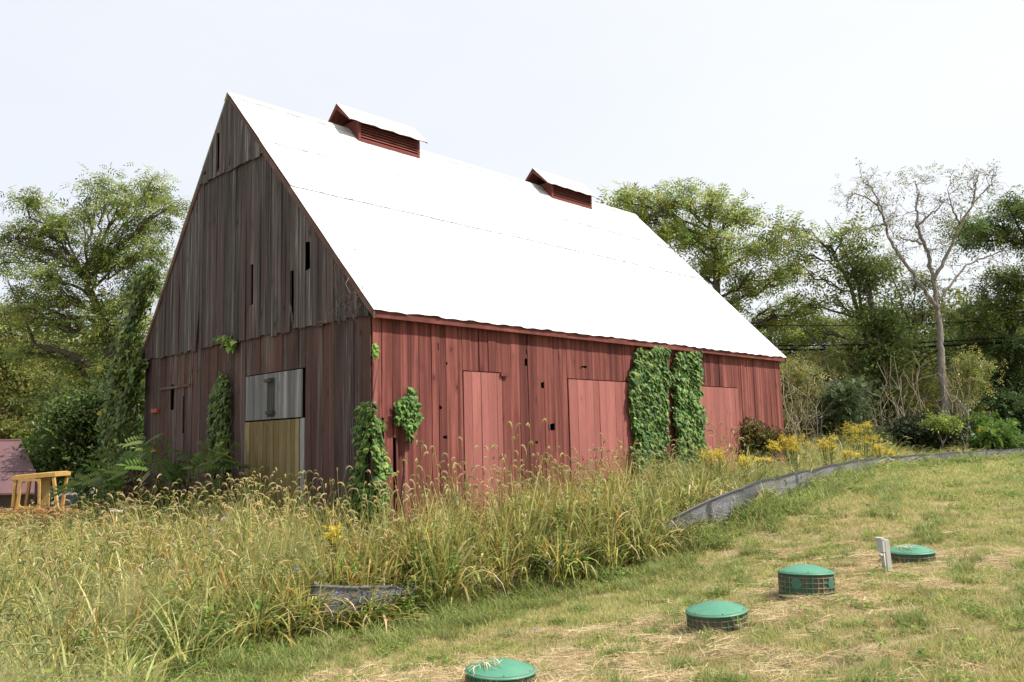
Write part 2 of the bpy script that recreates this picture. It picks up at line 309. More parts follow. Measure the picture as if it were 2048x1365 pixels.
def planks(name, mat, plane, s0, s1, zb, zt, off, bw=.225, th=.025, cuts=(), slots=(), gap=.006, ragged=.0, parent=barn, seed=1, warp=.01, lean=0., gapvar=1.0, breaks=()):
    """plane 'side': x runs, out=-y ; 'gable': y runs, out=-x ; 'back','end' mirrored"""
    R = np.random.default_rng(seed); mb = MB(); edges = [s0]
    forced = sorted([e for c in cuts for e in (c[0], c[1]) if s0 < e < s1]+[b_ for b_ in breaks if s0 < b_ < s1])
    while edges[-1] < s1-.08:
        nx = edges[-1]+bw*R.uniform(.72, 1.25)
        for f in forced:
            if edges[-1]+.02 < f < nx+.07: nx = f; break
        edges.append(min(nx, s1) if s1-nx > .08 else s1)
    for a, b_ in zip(edges[:-1], edges[1:]):
        t1, t2, t3 = R.random(3); col = (t1, t2, t3); nof = R.uniform(0, warp); bend = R.normal()*warp*.5; m_ = (a+b_)/2
        g1 = gap*R.uniform(.2, 1.2)*gapvar+(R.random() < .12)*gap*1.8; g2 = gap*.4
        spans = [(zb(m_)-R.random()*ragged, None)]
        cs = sorted([c for c in cuts if c[0]-.01 <= m_ <= c[1]+.01], key=lambda c: c[2])
        segs = []; lo = spans[0][0]
        for c in cs:
            if c[2] > lo: segs.append((lo, c[2]))
            lo = max(lo, c[3])
        segs.append((lo, None))
        for (za, zz) in segs:
            ta, tb = (zt(a), zt(b_)) if zz is None else (zz, zz)
            if min(ta, tb) <= za+.02:
                if max(ta, tb) <= za+.02: continue
                ta = max(ta, za+.02); tb = max(tb, za+.02)
            lim = min(ta, tb)
            zs = list(np.arange(za, lim-.3, .55)) or [za]
            for sl_ in slots:
                if sl_[0] < b_ and sl_[1] > a:
                    for zc in (sl_[2]-.02, sl_[2], (sl_[2]+sl_[3])/2, sl_[3], sl_[3]+.02):
                        if za < zc < lim-.01: zs.append(zc)
            zs = sorted(set(zs)); rows = []
            ph = R.uniform(0, 6)
            for z in zs:
                l = a+g1/2+.003*math.sin(z*2+ph); r = b_-g2/2+.003*math.sin(z*1.7+ph)
                for sl_ in slots:
                    if sl_[2]-.001 <= z <= sl_[3]+.001 and sl_[0] < r and sl_[1] > l:
                        k = 1. if len(sl_) < 5 else max(.1, (1-(z-sl_[2])/(sl_[3]-sl_[2])) if sl_[4] > 0 else (z-sl_[2])/(sl_[3]-sl_[2]))
                        sa, sb = sl_[0], sl_[0]+(sl_[1]-sl_[0])*k
                        if sa <= l+.03: l = min(max(l, sb), r-.012)
                        elif sb >= r-.03: r = max(min(r, sa), l+.012)
                        else: r = max(sa, l+.012)
                o = off+nof+bend*math.sin(z*1.3+ph)
                rows.append([(l, o, z), (r, o+R.uniform(-.002, .002), z)])
            z0 = zs[0]
            rows.append([(a+g1/2, off+nof, ta), (b_-g2/2, off+nof, tb)])
            V = []
            for (l, r) in rows:
                for (s, o, z) in (l, r): V.append((s, o+th, z))
                for (s, o, z) in (l, r): V.append((s, o, z))
            V = np.array(V)
            if plane == 'side': V = np.stack([V[:, 0], -V[:, 1], V[:, 2]], -1)
            elif plane == 'gable': V = np.stack([-V[:, 1], V[:, 0], V[:, 2]], -1)
            elif plane == 'back': V = np.stack([V[:, 0], WW+V[:, 1], V[:, 2]], -1)
            else: V = np.stack([LW+V[:, 1], V[:, 0], V[:, 2]], -1)
            F = []
            for i in range(len(rows)-1):
                k = i*4; F += [(k, k+1, k+5, k+4), (k+2, k+6, k+7, k+3), (k, k+4, k+6, k+2), (k+1, k+3, k+7, k+5)]
            k = (len(rows)-1)*4; F += [(0, 2, 3, 1), (k, k+1, k+3, k+2)]
            mb.add(V, F, col)
    return mb.build(name, mat, parent)
ZB = -.45
def sx(px, py): return onside(px, py)
# --- long side doors (pixel corners -> wall plane)
d1a, z1 = sx(922, 741); d1b, _ = sx(1001, 748); d2a, z2 = sx(1132, 757); d2b, _ = sx(1262, 762); d3a, z3 = sx(1385, 771); d3b, _ = sx(1473, 773)
doors = [(d1a, d1b, z1), (d2a, d2b, z2), (d3a, d3b, z3)]
zroof_wall = ZE+EO*S1-.07
hole = lambda px, py, w, h: (sx(px, py)[0]-w/2, sx(px, py)[0]+w/2, sx(px, py)[1]-h/2, sx(px, py)[1]+h/2)
sl_side = [hole(764, 935, .05, 1.6), hole(789, 950, .04, 1.2), hole(1081, 771, .04, .10), hole(880, 816, .035, .04), hole(1052, 675, .03, .3), hole(874, 694, .03, .12), hole(1048, 725, .03, .12)]+[hole(a, b_, w_, h_) for a, b_, w_, h_ in ((892, 728, .018, .03), (1050, 705, .015, .07), (1068, 885, .02, .03), (1160, 735, .02, .04), (1095, 855, .015, .12), (884, 875, .02, .03))]
planks("side_siding", M_RED, 'side', 0, LW, lambda s: ZB, lambda s: zroof_wall, 0, cuts=[(a, b_, -2, z) for a, b_, z in doors], slots=sl_side, seed=11, gap=.011)
for k, (a, b_, z) in enumerate(doors):
    dr = planks("side_door", M_DOOR, 'side', a+.018, b_-.018, lambda s: ZB+.1, lambda s, z=z: z-.02, .018, bw=(.235, .25, .2)[k], gap=.009, warp=.002, seed=20+k, gapvar=1)
    if k == 0:
        l = MB(); hx, hz = sx(1001, 750); l.box((hx-.06, -.085, hz-.035), (hx+.13, -.035, hz+.035)); l.build("door_latch", M_TRIM, dr)
# knots as small holes are in the material; battens along the top
f_ = MB(); f_.box((-.04, -.175, ZE-.115), (LW+.04, -.145, ZE+.0), (.4, .5, .4)); f_.box((-.03, -.143, ZE-.05), (LW+.03, -.03, ZE-.02), (.2, .5, .4)); f_.build("fascia", M_TRIM, barn)
planks("back_siding", M_GREYLOW, 'back', 0, LW, lambda s: ZB, lambda s: ZE+EO*S2-.07, 0, seed=31, gap=.003)
planks("end_siding", M_GREYLOW, 'end', 0, WW, lambda s: ZB, lambda s: rz_(s)-.07, 0, seed=32, gap=.003)
# --- gable
gy0, gz0 = ongable(614, 736); gy1, gz1 = ongable(494, 752)
gd0, gd1 = gy0, gy1; gztop = (gz0+gz1)/2
gm = ongable(555, 838)[1]
def gs(px, py, w, h, *k): y, z = ongable(px, py); return (y-w/2, y+w/2, z-h/2, z+h/2, *k)
low_slots = [gs(347, 795, .2, .55), gs(612, 775, .08, 1.1, 1), gs(369, 830, .03, .8), gs(443, 615+40, .04, .5)]
planks("lower_gable_siding", M_GREYLOW, 'gable', 0, WW, lambda s: ZB, lambda s: ZE+.12, 0, cuts=[(gd0, gd1, -2, gztop)], slots=low_slots, bw=.19, seed=41, gap=.008, warp=.014)
up_slots = [gs(590, 604, .12, 1.15), gs(402, 640, .16, 1.3, 1), gs(624, 512, .07, .5), gs(401, 400, .05, .6), gs(347+40, 470, .03, .5), gs(515, 570, .014, .8)]
zsm = ZE+HR*GU
planks("upper_gable_siding", M_GREY, 'gable', -.02, WW+.02, lambda s: ZE-.02, lambda s: min(rz_(s)-.09, zsm+.12), .045, slots=up_slots, bw=.18, seed=43, gap=.009, ragged=.07, warp=.02)
top_slots = [gs(447, 308, .14, .85), gs(424, 330, .05, .45), gs(470, 320, .05, .3, 1), gs(413, 325, .03, .3)]
planks("peak_siding", M_GREY, 'gable', RY-(HR*(1-GU)-.05)/S1, RY+(HR*(1-GU)-.05)/S2, lambda s: zsm-.05, lambda s: max(rz_(s)-.09, zsm-.05), .095, slots=top_slots, bw=.18, seed=44, gap=.008, ragged=.05, warp=.015)
pn = planks("gable_door", M_PANEL, 'gable', gd0+.1, gd1-.02, lambda s: gm, lambda s: gztop-.02, .012, bw=.17, gap=.012, warp=.008, seed=51)
hg = MB()
for (px, py) in ((545, 762), (548, 826)):
    y, z = ongable(px, py); hg.box((-.12, y-.12, z-.03), (-.03, y+.12, z+.03), (.1, .1, .1))
y, z = ongable(546, 795)
hg.box((-.055, y-.13, z-.37), (-.04, y+.13, z+.37), (.1, .2, .2)); hg.build("door_batten", wood("dark_batten", [(.05, .05, .05), (.1, .1, .1), (.16, .16, .16), (.08, .08, .08)]), pn)
planks("door_patch", M_TREAT, 'gable', gd0+.16, gd1-.03, lambda s: ZB, lambda s: gm-.03, .02, bw=.15, gap=.018, warp=.008, seed=52)
jb = MB(); jb.box((-.05, gd0+.01, ZB), (-.02, gd0+.14, gm-.02), (.5, .9, .1)); jb.build("door_jamb", M_PANEL, barn)
hk = simple("red_hinge_paint", (.34, .05, .035), rough=.6)
for (px, py) in ((316, 822), (316, 901)):
    y, z = ongable(px, py); h_ = MB(); h_.box((-.1, y-.17, z-.045), (-.03, y+.17, z+.045)); h_.build("hinge", hk, barn)
# lintel over the small gable door
y0, z0 = ongable(325, 779); y1, z1_ = ongable(385, 771); l_ = MB(); l_.box((-.07, y1, z0-.03), (-.035, y0, z0+.03)); l_.build("lintel", M_RAKE, barn)
# interior framing, seen through gaps
fr = MB()
for y in np.linspace(.3, WW-.3, 5):
    fr.box((.05, y-.08, ZB), (.22, y+.08, ZE-.1), (.3, .3, .3))
fr.box((.05, .1, ZE-.12), (.2, WW-.1, ZE+.05)); fr.build("frame_timber", M_GREYLOW, barn)
# --- roof: lapped metal courses with pressed ribs
m, n, b = newmat("white_metal_roof"); v = objco(n); xs = N(n, "SeparateXYZ", {0: v})
st = noise(n, N(n, "Mapping", {0: v, 3: (3., .35, .35)}).outputs[0], 1.3, 5); bl = noise(n, v, .5, 4)
c = mixc(n, mr(n, st, .42, .75, 0, .8), (.60, .60, .595), (.30, .305, .31)); c = mixc(n, mr(n, bl, .5, .8, 0, .6), c, (.42, .425, .43))
edge = mr(n, xs.outputs[0], LW-1.1, LW-.05, 0, 1); zz = mr(n, xs.outputs[2], ZE+2.6, ZE+3.3, 0, 1); zz2 = mr(n, xs.outputs[2], ZE+4.4, ZE+5.1, 1, 0)
rn = noise(n, v, 3, 6, .7); em = math_(n, 'MULTIPLY', math_(n, 'MULTIPLY', edge, zz), math_(n, 'MULTIPLY', zz2, mr(n, rn, .42, .62)))
c = mixc(n, em, c, (.2, .2, .2)); n.links.new(c, b.inputs["Base Color"]); b.inputs["Roughness"].default_value = .5; b.inputs["Specular IOR Level"].default_value = .35
bump(n, b, noise(n, N(n, "Mapping", {0: v, 3: (1.6, .5, .5)}).outputs[0], 1.2, 3), .04, .8); M_ROOF = m
def roof_slope(name, near=True):
    R = np.random.default_rng(5 if near else 6); mb = MB(); ncol = 21; cw = BL/ncol; rows = 4
    run = BW*KR if near else BW*(1-KR); sl = S1 if near else S2; ln = math.hypot(run, HR)
    dy = -run/ln if near else run/ln; dz = -HR/ln; ny = -HR/ln if near else HR/ln; nz_ = run/ln
    fr_ = [0, .25, .485, .745, 1.0] if near else [0, .25, .5, .75, 1]
    for c_ in range(ncol):
        for r in range(rows):
            t0 = ln*fr_[r]-(.0 if r == 0 else .04); t1 = ln*fr_[r+1]+.06+R.uniform(-.015, .015)
            if r == rows-1: t1 = ln+R.uniform(-.012, .02)
            if c_ == 0 and r == rows-1: t1 = ln+.01
            lift = (.028, .021, .008, .004)[r]+.0006*(c_ % 2)+R.uniform(0, .0005)
            flare = .002+.005*(r == 0 and c_ > 12)
            ss = np.linspace(0, cw+.03, 12); V = []
            prof = lambda s: .011*max(0, 1-abs(((s+.02) % (cw/2+.001))-.03)/.022)
            for ti in range(5):
                t = t0+(t1-t0)*ti/4; fl = flare*(ti == 4)
                wv = R.normal(size=12)*.0015
                for k, s in enumerate(ss):
                    h = lift+prof(s)+wv[k]+fl+(.010*math.sin((c_*cw+s)*15.)+.008*math.sin((c_*cw+s)*6.3))*(ti == 4)*(r == rows-1)
                    V.append((-RK+c_*cw+s-.015, RY+dy*t+ny*h, ZE+HR+dz*t+nz_*h))
            V = np.array(V); i, j = np.meshgrid(np.arange(4), np.arange(11), indexing='ij'); q = (i*12+j).ravel()
            V2 = V-np.array([0, ny, nz_])*.0015
            F = np.stack([q, q+1, q+13, q+12], -1); F2 = F[:, ::-1]+60
            mb.add(np.concatenate([V, V2]), np.concatenate([F, F2]))
    return mb.build(name, M_ROOF, barn)
roof_slope("roof"); roof_slope("roof", False)
# sheathing under the metal
sh = MB()
for near in (1, 0):
    y0 = -EO+.07 if near else WW+EO-.07; z0 = rz_(y0)-.03; y1 = RY; z1_ = ZE+HR-.03
    sh.hexa([(-RK+.02, y0, z0-.03), (BL-RK-.02, y0, z0-.03), (BL-RK-.02, y1, z1_-.03), (-RK+.02, y1, z1_-.03), (-RK+.02, y0, z0), (BL-RK-.02, y0, z0), (BL-RK-.02, y1, z1_), (-RK+.02, y1, z1_)])
sh.build("roof_deck", M_TRIM, barn)
rc = MB(); rr = .13
for sgn in (-1, 1):
    sl = S1 if sgn < 0 else S2
    rc.hexa([(-RK-.03, RY+sgn*rr, ZE+HR+.055-rr*sl), (BL-RK+.03, RY+sgn*rr, ZE+HR+.055-rr*sl), (BL-RK+.03, RY, ZE+HR+.055), (-RK-.03, RY, ZE+HR+.055),
             (-RK-.03, RY+sgn*rr, ZE+HR+.062-rr*sl), (BL-RK+.03, RY+sgn*rr, ZE+HR+.062-rr*sl), (BL-RK+.03, RY, ZE+HR+.062), (-RK-.03, RY, ZE+HR+.062)])
rc.build("ridge_cap", M_ROOF, barn)
for x0 in (-RK-.012, LW+RK-.03):
    for near in (1, 0):
        y0 = -EO if near else WW+EO; z0 = ZE-.005; hgt = .17; q = MB()
        q.hexa([(x0, y0, z0-hgt*.75), (x0+.04, y0, z0-hgt*.75), (x0+.04, RY, ZE+HR-.01-hgt), (x0, RY, ZE+HR-.01-hgt), (x0, y0, z0-.01), (x0+.04, y0, z0-.01), (x0+.04, RY, ZE+HR-.01), (x0, RY, ZE+HR-.01)], (rng.random(), .5, .8))
        q.build("rake_board", M_RAKE if near == 0 else M_RAKE, barn)
# --- cupolas
M_LOUV = wood("louver_red", [(.12, .035, .03), (.22, .06, .05), (.3, .085, .07), (.17, .05, .04)], streak=(.5, 8, 8), knots=False)
M_DARK = simple("painted_void_shade", (.02, .016, .014), rough=.95)  # near-black colour stands in for the shade inside the cupolas
def solve2(fx, x, tgt):
    x = np.array(x, float)
    for _ in range(40):
        r0 = fx(x)-tgt; J = np.array([(fx(x+np.eye(2)[k]*1e-4)-fx(x))/1e-4 for k in range(2)]).T; x -= np.linalg.solve(J, r0)
    return x
def proj(p):
    d = np.asarray(p)-np.array([0, 0, EYE]); return np.array([1024+FPX*(d@RT)/(d@FW), 682.5-FPX*(d@UP)/(d@FW)])
def cupola(apex, nearbot, farbot, k):
    """pixels of the front peak, and the near/far bottom corners of the louvred side"""
    a1, hb = solve2(lambda v_: proj(toW((v_[0], RY-v_[1], ZE+HR-v_[1]*S1))), (4, .5), np.array(nearbot))
    a2, hb2 = solve2(lambda v_: proj(toW((v_[0], RY-v_[1], ZE+HR-v_[1]*S1))), (6, .5), np.array(farbot))
    ax, ah = solve2(lambda v_: proj(toW((v_[0], RY, ZE+HR+v_[1]))), (4, .6), np.array(apex))
    hb = (hb+hb2)/2; print('cupola', a1, a2, hb, ax, ah)
    o = empty("cupola", (a1, RY, ZE+HR)); o.parent = barn
    Lc = a2-a1; fo = a1-ax; sl = .98; zt = ah-.03-hb*sl                 # wall top
    bt_l = -hb*S1-.02; bt_r = -hb*S2-.02; th = .04
    for x in (0, Lc-th):
        bt = MB(); bt.add([(x, -hb, bt_l), (x, 0, -.02), (x, hb, bt_r), (x, hb, zt), (x, -hb, zt), (x+th, -hb, bt_l), (x+th, 0, -.02), (x+th, hb, bt_r), (x+th, hb, zt), (x+th, -hb, zt)],
            [(0, 1, 4, 4), (1, 2, 3, 4), (5, 9, 6, 6), (6, 9, 8, 7), (0, 5, 6, 1), (1, 6, 7, 2), (2, 7, 8, 3), (3, 8, 9, 4), (4, 9, 5, 0)], (.3, .4, .4)); bt.build("end_panel", M_TRIM, o)
    ck = MB()
    for sg in (-1, 1):
        zb = bt_l if sg < 0 else bt_r
        for x in (-.005, Lc-.065): ck.box((x, sg*hb-.03, zb), (x+.07, sg*hb+.03, zt))
        ck.box((.065, sg*hb-.03, zt-.07), (Lc-.065, sg*hb+.03, zt)); ck.box((.065, sg*hb-.035, zb), (Lc-.065, sg*hb+.035, zb+.09))
    ck.build("corner_post", M_TRIM, o)
    lv = MB()
    for sg in (-1, 1):
        zb = (bt_l if sg < 0 else bt_r)+.1; nl = 6
        for i in range(nl):
            z = zb+(zt-.09-zb)*(i+.5)/nl; h = (zt-zb)/nl*.5
            lv.hexa([(.065, sg*(hb+.03), z-h), (Lc-.065, sg*(hb+.03), z-h), (Lc-.065, sg*(hb-.035), z+h*.55), (.065, sg*(hb-.035), z+h*.55),
                     (.065, sg*(hb+.03), z-h+.015), (Lc-.065, sg*(hb+.03), z-h+.015), (Lc-.065, sg*(hb-.035), z+h*.55+.015), (.065, sg*(hb-.035), z+h*.55+.015)], (rng.random(), rng.random(), .4))
    lv.build("louver", M_LOUV, o)
    ib = MB(); ib.box((.06, -.02, -.3), (Lc-.06, .02, ah-.05)); ib.add([(Lc-.03, -hb, zt), (Lc-.03, hb, zt), (Lc-.03, 0, ah-.02)], [(0, 1, 2)]); ib.box((.08, -hb+.05, -hb*S1), (Lc-.08, -hb+.07, zt)); ib.box((.08, hb-.07, -hb*S2), (Lc-.08, hb-.05, zt)); ib.build("shade_filler", M_DARK, o)  # added black sheets imitate the dark interior and close off the sky
    rf = MB(); ov = .17
    nx = 14; xs_ = np.linspace(-fo, Lc+.14, nx)
    for sg in (-1, 1):
        for i in range(nx-1):
            x0, x1 = xs_[i], xs_[i+1]; j0, j1 = .012*math.sin(i*2.1+k), .012*math.sin((i+1)*2.1+k)
            yo = hb+ov
            rf.hexa([(x0, sg*yo, ah-yo*sl+j0), (x1, sg*yo, ah-yo*sl+j1), (x1, 0, ah), (x0, 0, ah), (x0, sg*yo, ah-yo*sl+.014+j0), (x1, sg*yo, ah-yo*sl+.014+j1), (x1, 0, ah+.014), (x0, 0, ah+.014)])
    rf.build("cupola_roof", M_ROOF, o)
    rb = MB()
    for x in (-fo-.01, Lc+.11):
        for sg in (-1, 1):
            yo = hb+ov
            rb.hexa([(x, sg*yo, ah-yo*sl-.03), (x+.03, sg*yo, ah-yo*sl-.03), (x+.03, 0, ah-.14), (x, 0, ah-.14), (x, sg*yo, ah-yo*sl-.004), (x+.03, sg*yo, ah-yo*sl-.004), (x+.03, 0, ah-.004), (x, 0, ah-.004)])
    for sg in (-1, 1):
        yo = hb+ov-.02; rb.hexa([(-fo+.03, sg*yo, ah-yo*sl-.025), (Lc+.1, sg*yo, ah-yo*sl-.025), (Lc+.1, 0, ah-.03), (-fo+.03, 0, ah-.03), (-fo+.03, sg*yo, ah-yo*sl-.006), (Lc+.1, sg*yo, ah-yo*sl-.006), (Lc+.1, 0, ah-.008), (-fo+.03, 0, ah-.008)])
    rb.build("cupola_trim", M_TRIM, o)
    return o
cupola((673, 208), (716, 284), (838, 319), 0)
cupola((1065, 337), (1103, 398), (1182, 420), 3)

# ------------------------------------------------------------------ tree tools
def curve(a, b, sag=.0, wob=.1, n=6, rg=rng):
    a = np.asarray(a, float); b = np.asarray(b, float); t = np.linspace(0, 1, n)[:, None]; l = np.linalg.norm(b-a)
    p = a+(b-a)*t; p[:, 2] += sag*l*4*(t*(1-t))[:, 0]
    w_ = rg.normal(size=(n, 3))*wob*l/n; w_[0] = w_[-1] = 0
    return p+w_
def dirs(n, rg, up=.2): return norm(rg.normal(size=(n, 3))+np.array([0, 0, up]))
def leaves(mb, pos, size, cols, rg, tmpl='cmp', wts=None, updn=-.25, spread=1., jit=.14):
    """sprays at pos"""
    n_ = len(pos); T = {'cmp': (CMP_V, CMP_F), 'cmpb': (CMPB_V, CMPB_F), 'cl': (CL_V, CL_F), 'leaf': (LEAF_V, LEAF_F)}[tmpl]
    ax = rg.normal(size=(n_, 3)); ax[:, 2] = ax[:, 2]*.45+updn; nr = rg.normal(size=(n_, 3))*.55+np.array([0, 0, 1.])
    stamp(mb, T[0], T[1], pos, ax, nr, size*rg.uniform(.65, 1.25, n_), palette(cols, n_, jit, rg, wts))
GREENS = [(.135, .19, .045), (.18, .235, .058), (.10, .15, .04), (.25, .285, .075)]
OLIVE = [(.22, .23, .07), (.29, .285, .085), (.16, .18, .058), (.35, .31, .10)]
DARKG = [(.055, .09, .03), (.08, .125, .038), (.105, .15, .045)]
BRIGHT = [(.15, .28, .05), (.21, .34, .065), (.12, .22, .04)]
YELG = [(.26, .33, .065), (.33, .38, .08), (.18, .26, .055), (.42, .40, .10)]
def make_tree(name, label, cat, base, blobs, cols, Y, lsz=.34, dens=1., group=None, trunk=None, trad=.2, mat=None, tmpl='cmp', seed=0, clr=.42, wts=None, nb=12, yr=None, crown='crown', limbs=None):
    """blobs: pixel ellipses (px, py, rx, ry[, dY]) at distance Y; limbs grow to each"""
    rg = np.random.default_rng(seed+100); base = np.array(base, float); mat = mat or M_BARK
    root = empty(name, tuple(base), label=label, cat=cat, group=group)
    tb = MB(); lf = MB()
    if trunk is None:
        c0 = P(blobs[0][0], blobs[0][1], Y); trunk = [base, base+(c0-base)*np.array([.15, .15, .35]), base+(c0-base)*np.array([.5, .5, .7])]
    trunk = np.array(trunk, float); nt_ = len(trunk)
    tt = np.linspace(0, nt_-1, nt_*4); tp = np.stack([np.interp(tt, np.arange(nt_), trunk[:, k]) for k in range(3)], -1); tp[1:-1] += rg.normal(size=(len(tp)-2, 3))*trad*.12
    tr = trad*(1-.6*np.linspace(0, 1, len(tp))); tr[0] *= 1.35
    tb.tube(tp-base, tr, 8)
    for bl_ in blobs:
        px, py, rx, ry = bl_[:4]; dY = bl_[4] if len(bl_) > 4 else rg.uniform(-1, 1)
        Yb = Y+dY; c = P(px, py, Yb); rx = rx*Yb/FPX; ry = ry*Yb/FPX; rd = (rx+ry)/2*1.0 if yr is None else yr
        h = np.clip((c[2]-ry*1.0), tp[1][2], tp[-1][2]); k = int(np.argmin(abs(tp[:, 2]-h+rg.uniform(0, .6)))); k = max(1, k)
        r0 = max(.03, tr[k]*.55)
        lb = curve(tp[k], c+np.array([0, 0, -ry*.2]), .04, .22, 8, rg); tb.tube(lb-base, np.linspace(r0, .03, 8), 6, cap=False)
        nn_ = max(4, int(nb*dens*(rx*ry)**.5/1.2)); ends = []
        for i in range(nn_):
            d = norm(rg.normal(size=3)); d[2] = d[2]*.9+.1; rr_ = rg.uniform(.45, 1.)**.6
            e = c+d*np.array([rx, rd, ry])*rr_
            st_ = lb[rg.integers(3, 8)]
            br = curve(st_, e, .06, .25, 6, rg); tb.tube(br-base, np.linspace(.03, .008, 6)*min(1.6, r0/.05), 4, cap=False)
            ends.append((e, 1.)); ends.append((br[4], .7)); ends.append((br[3], .45))
        for e, f in ends:
            nl = int(26*f*rg.uniform(.5, 1.4)*dens)
            if nl < 1: continue
            p = e+rg.normal(size=(nl, 3))*np.array([clr, clr, clr*.55])*rg.uniform(.7, 1.2)
            cc = np.array(cols)*rg.uniform(.8, 1.2)
            leaves(lf, p-base, lsz, cc, rg, tmpl, wts)
    for lm in (limbs or []):
        pts = np.array([P(a, b_, Y+(c_[0] if c_ else 0)) for a, b_, *c_ in lm[1:]]); r0, r1 = lm[0]
        tb.tube(pts-base, np.linspace(r0, r1, len(pts)), 7)
    tb.build("trunk", mat, root, smooth=True); 
    if lf.n: lf.build(crown, M_LEAF, root)
    return root
def gp(px, Y):      # ground point under a pixel column at distance Y
    p = P(px, 880, Y); p[2] = float(gz(p[0], p[1])); return p
# left trees
b0 = gp(208, 33)
make_tree("locust_tree", "tall spreading green tree behind the left edge of the grey gable", "tree", b0, [
    (250, 400, 62, 45), (180, 430, 45, 40), (310, 440, 45, 45), (90, 450, 60, 40), (30, 470, 50, 42), (130, 500, 70, 42), (230, 490, 60, 45), (330, 500, 40, 50), (60, 540, 55, 35), (300, 385, 45, 35), (215, 375, 40, 30), (55, 410, 40, 25),
    (290, 570, 50, 45), (190, 590, 55, 35), (120, 650, 62, 40), (230, 660, 50, 45), (60, 620, 30, 30), (150, 730, 50, 40), (290, 650, 35, 60), (100, 790, 60, 35), (215, 750, 40, 35), (345, 405, 30, 25), (30, 600, 45, 30), (180, 540, 50, 30), (250, 530, 55, 35), (120, 590, 50, 30), (60, 700, 50, 35), (190, 680, 45, 35), (260, 610, 40, 40), (10, 520, 40, 30), (270, 460, 50, 40), (120, 440, 40, 25)], GREENS+[(.30, .33, .08)], 33,
    trunk=[b0, P(215, 800, 33), P(225, 690, 33), P(190, 610, 33), P(160, 540, 33)], trad=.26, lsz=.36, dens=.8, clr=.36, seed=1, limbs=[((.16, .02), (218, 760), (170, 720), (130, 705), (70, 690), (50, 640), (15, 560)), ((.15, .02), (222, 740), (262, 700), (280, 640), (300, 560))])
b0 = gp(15, 40)
make_tree("maple_tree", "yellowish green bushy tree rising behind the maroon roof", "tree", b0, [(10, 700, 60, 40), (60, 770, 60, 45), (0, 780, 70, 60), (90, 840, 45, 40), (30, 850, 60, 40), (15, 640, 35, 35), (75, 900, 40, 35)], OLIVE+YELG[:2], 40, trad=.25, lsz=.36, dens=1., seed=2, tmpl='cl')
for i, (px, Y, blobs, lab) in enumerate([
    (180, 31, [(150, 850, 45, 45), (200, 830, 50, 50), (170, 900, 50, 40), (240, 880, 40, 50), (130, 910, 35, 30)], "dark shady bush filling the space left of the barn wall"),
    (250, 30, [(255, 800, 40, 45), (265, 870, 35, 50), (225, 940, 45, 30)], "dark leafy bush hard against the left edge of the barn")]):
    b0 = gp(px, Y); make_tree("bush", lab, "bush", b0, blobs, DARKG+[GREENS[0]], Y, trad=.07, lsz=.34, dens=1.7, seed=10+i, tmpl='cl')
for i, (px, Y, blobs, lab, cl) in enumerate([
    (95, 33.5, [(88, 880, 22, 14), (105, 905, 25, 15), (80, 920, 25, 14), (110, 935, 25, 12)], "bright green sumac sapling beside the maroon roof", BRIGHT),
    (70, 34.5, [(60, 905, 16, 14), (130, 925, 16, 10)], "yellow green bush touching the maroon roof edge", YELG)]):
    b0 = gp(px, Y); make_tree("sapling", lab, "sapling", b0, blobs, cl, Y, trad=.05, lsz=.7, dens=.9, seed=14+i, tmpl='cmpb', clr=.3)
# right trees
b0 = gp(1432, 37)
make_tree("walnut_tree", "broad leafy green tree right behind the far end of the white roof", "tree", b0, [
    (1235, 395, 38, 18), (1290, 410, 45, 35), (1345, 395, 50, 35), (1420, 405, 50, 38), (1470, 430, 45, 40), (1380, 460, 60, 42), (1330, 470, 40, 45), (1450, 500, 60, 45), (1520, 490, 45, 40), (1400, 540, 55, 40),
    (1500, 560, 55, 42), (1560, 560, 42, 36), (1460, 610, 50, 35), (1540, 640, 52, 40), (1590, 620, 40, 40), (1500, 680, 55, 40), (1580, 700, 45, 35), (1270, 440, 40, 30)], YELG[:3]+OLIVE[:2]+GREENS[:2], 37,
    trunk=[b0, P(1440, 760, 37), P(1432, 640, 37), P(1434, 520, 37), P(1420, 450, 37)], trad=.26, lsz=.44, dens=.8, clr=.38, seed=3, tmpl='cmp')
b0 = gp(1770, 35)
make_tree("ash_tree", "thin leaning tree with sparse foliage and gaps of sky through its crown", "tree", b0, [
    (1605, 450, 35, 22), (1640, 480, 38, 28), (1580, 500, 38, 26), (1690, 500, 30, 22), (1620, 545, 42, 28), (1710, 555, 28, 28), (1660, 600, 40, 24), (1600, 610, 35, 24), (1725, 610, 26, 28), (1640, 660, 40, 25), (1560, 450, 26, 14), (1700, 455, 26, 10)],
    OLIVE[:2]+GREENS[:2]+YELG[:2], 35, trunk=[b0, P(1745, 760, 35), P(1730, 670, 35), P(1700, 570, 35), P(1660, 490, 35)], trad=.15, lsz=.46, dens=.4, seed=4, limbs=[((.12, .015), (1760, 800), (1690, 720), (1640, 690), (1600, 650)), ((.08, .012), (1725, 640), (1715, 560), (1680, 480), (1650, 440))])
b0 = gp(1772, 33.5)
make_tree("ivy_covered_tree", "dark trunk wrapped in climbing leaves near the wires", "tree", b0, [(1770, 640, 36, 40, 0), (1762, 720, 30, 36, 0), (1740, 560, 18, 40, 0), (1790, 700, 34, 32, 0), (1768, 800, 20, 30, 0), (1715, 520, 14, 28, 0)], DARKG+GREENS[:2]+OLIVE[:1], 33.5,
    trunk=[b0, P(1774, 780, 33.5), P(1765, 690, 33.5), P(1740, 600, 33.5)], trad=.27, lsz=.3, dens=1.15, seed=5, tmpl='cl')
b0 = gp(1840, 38)
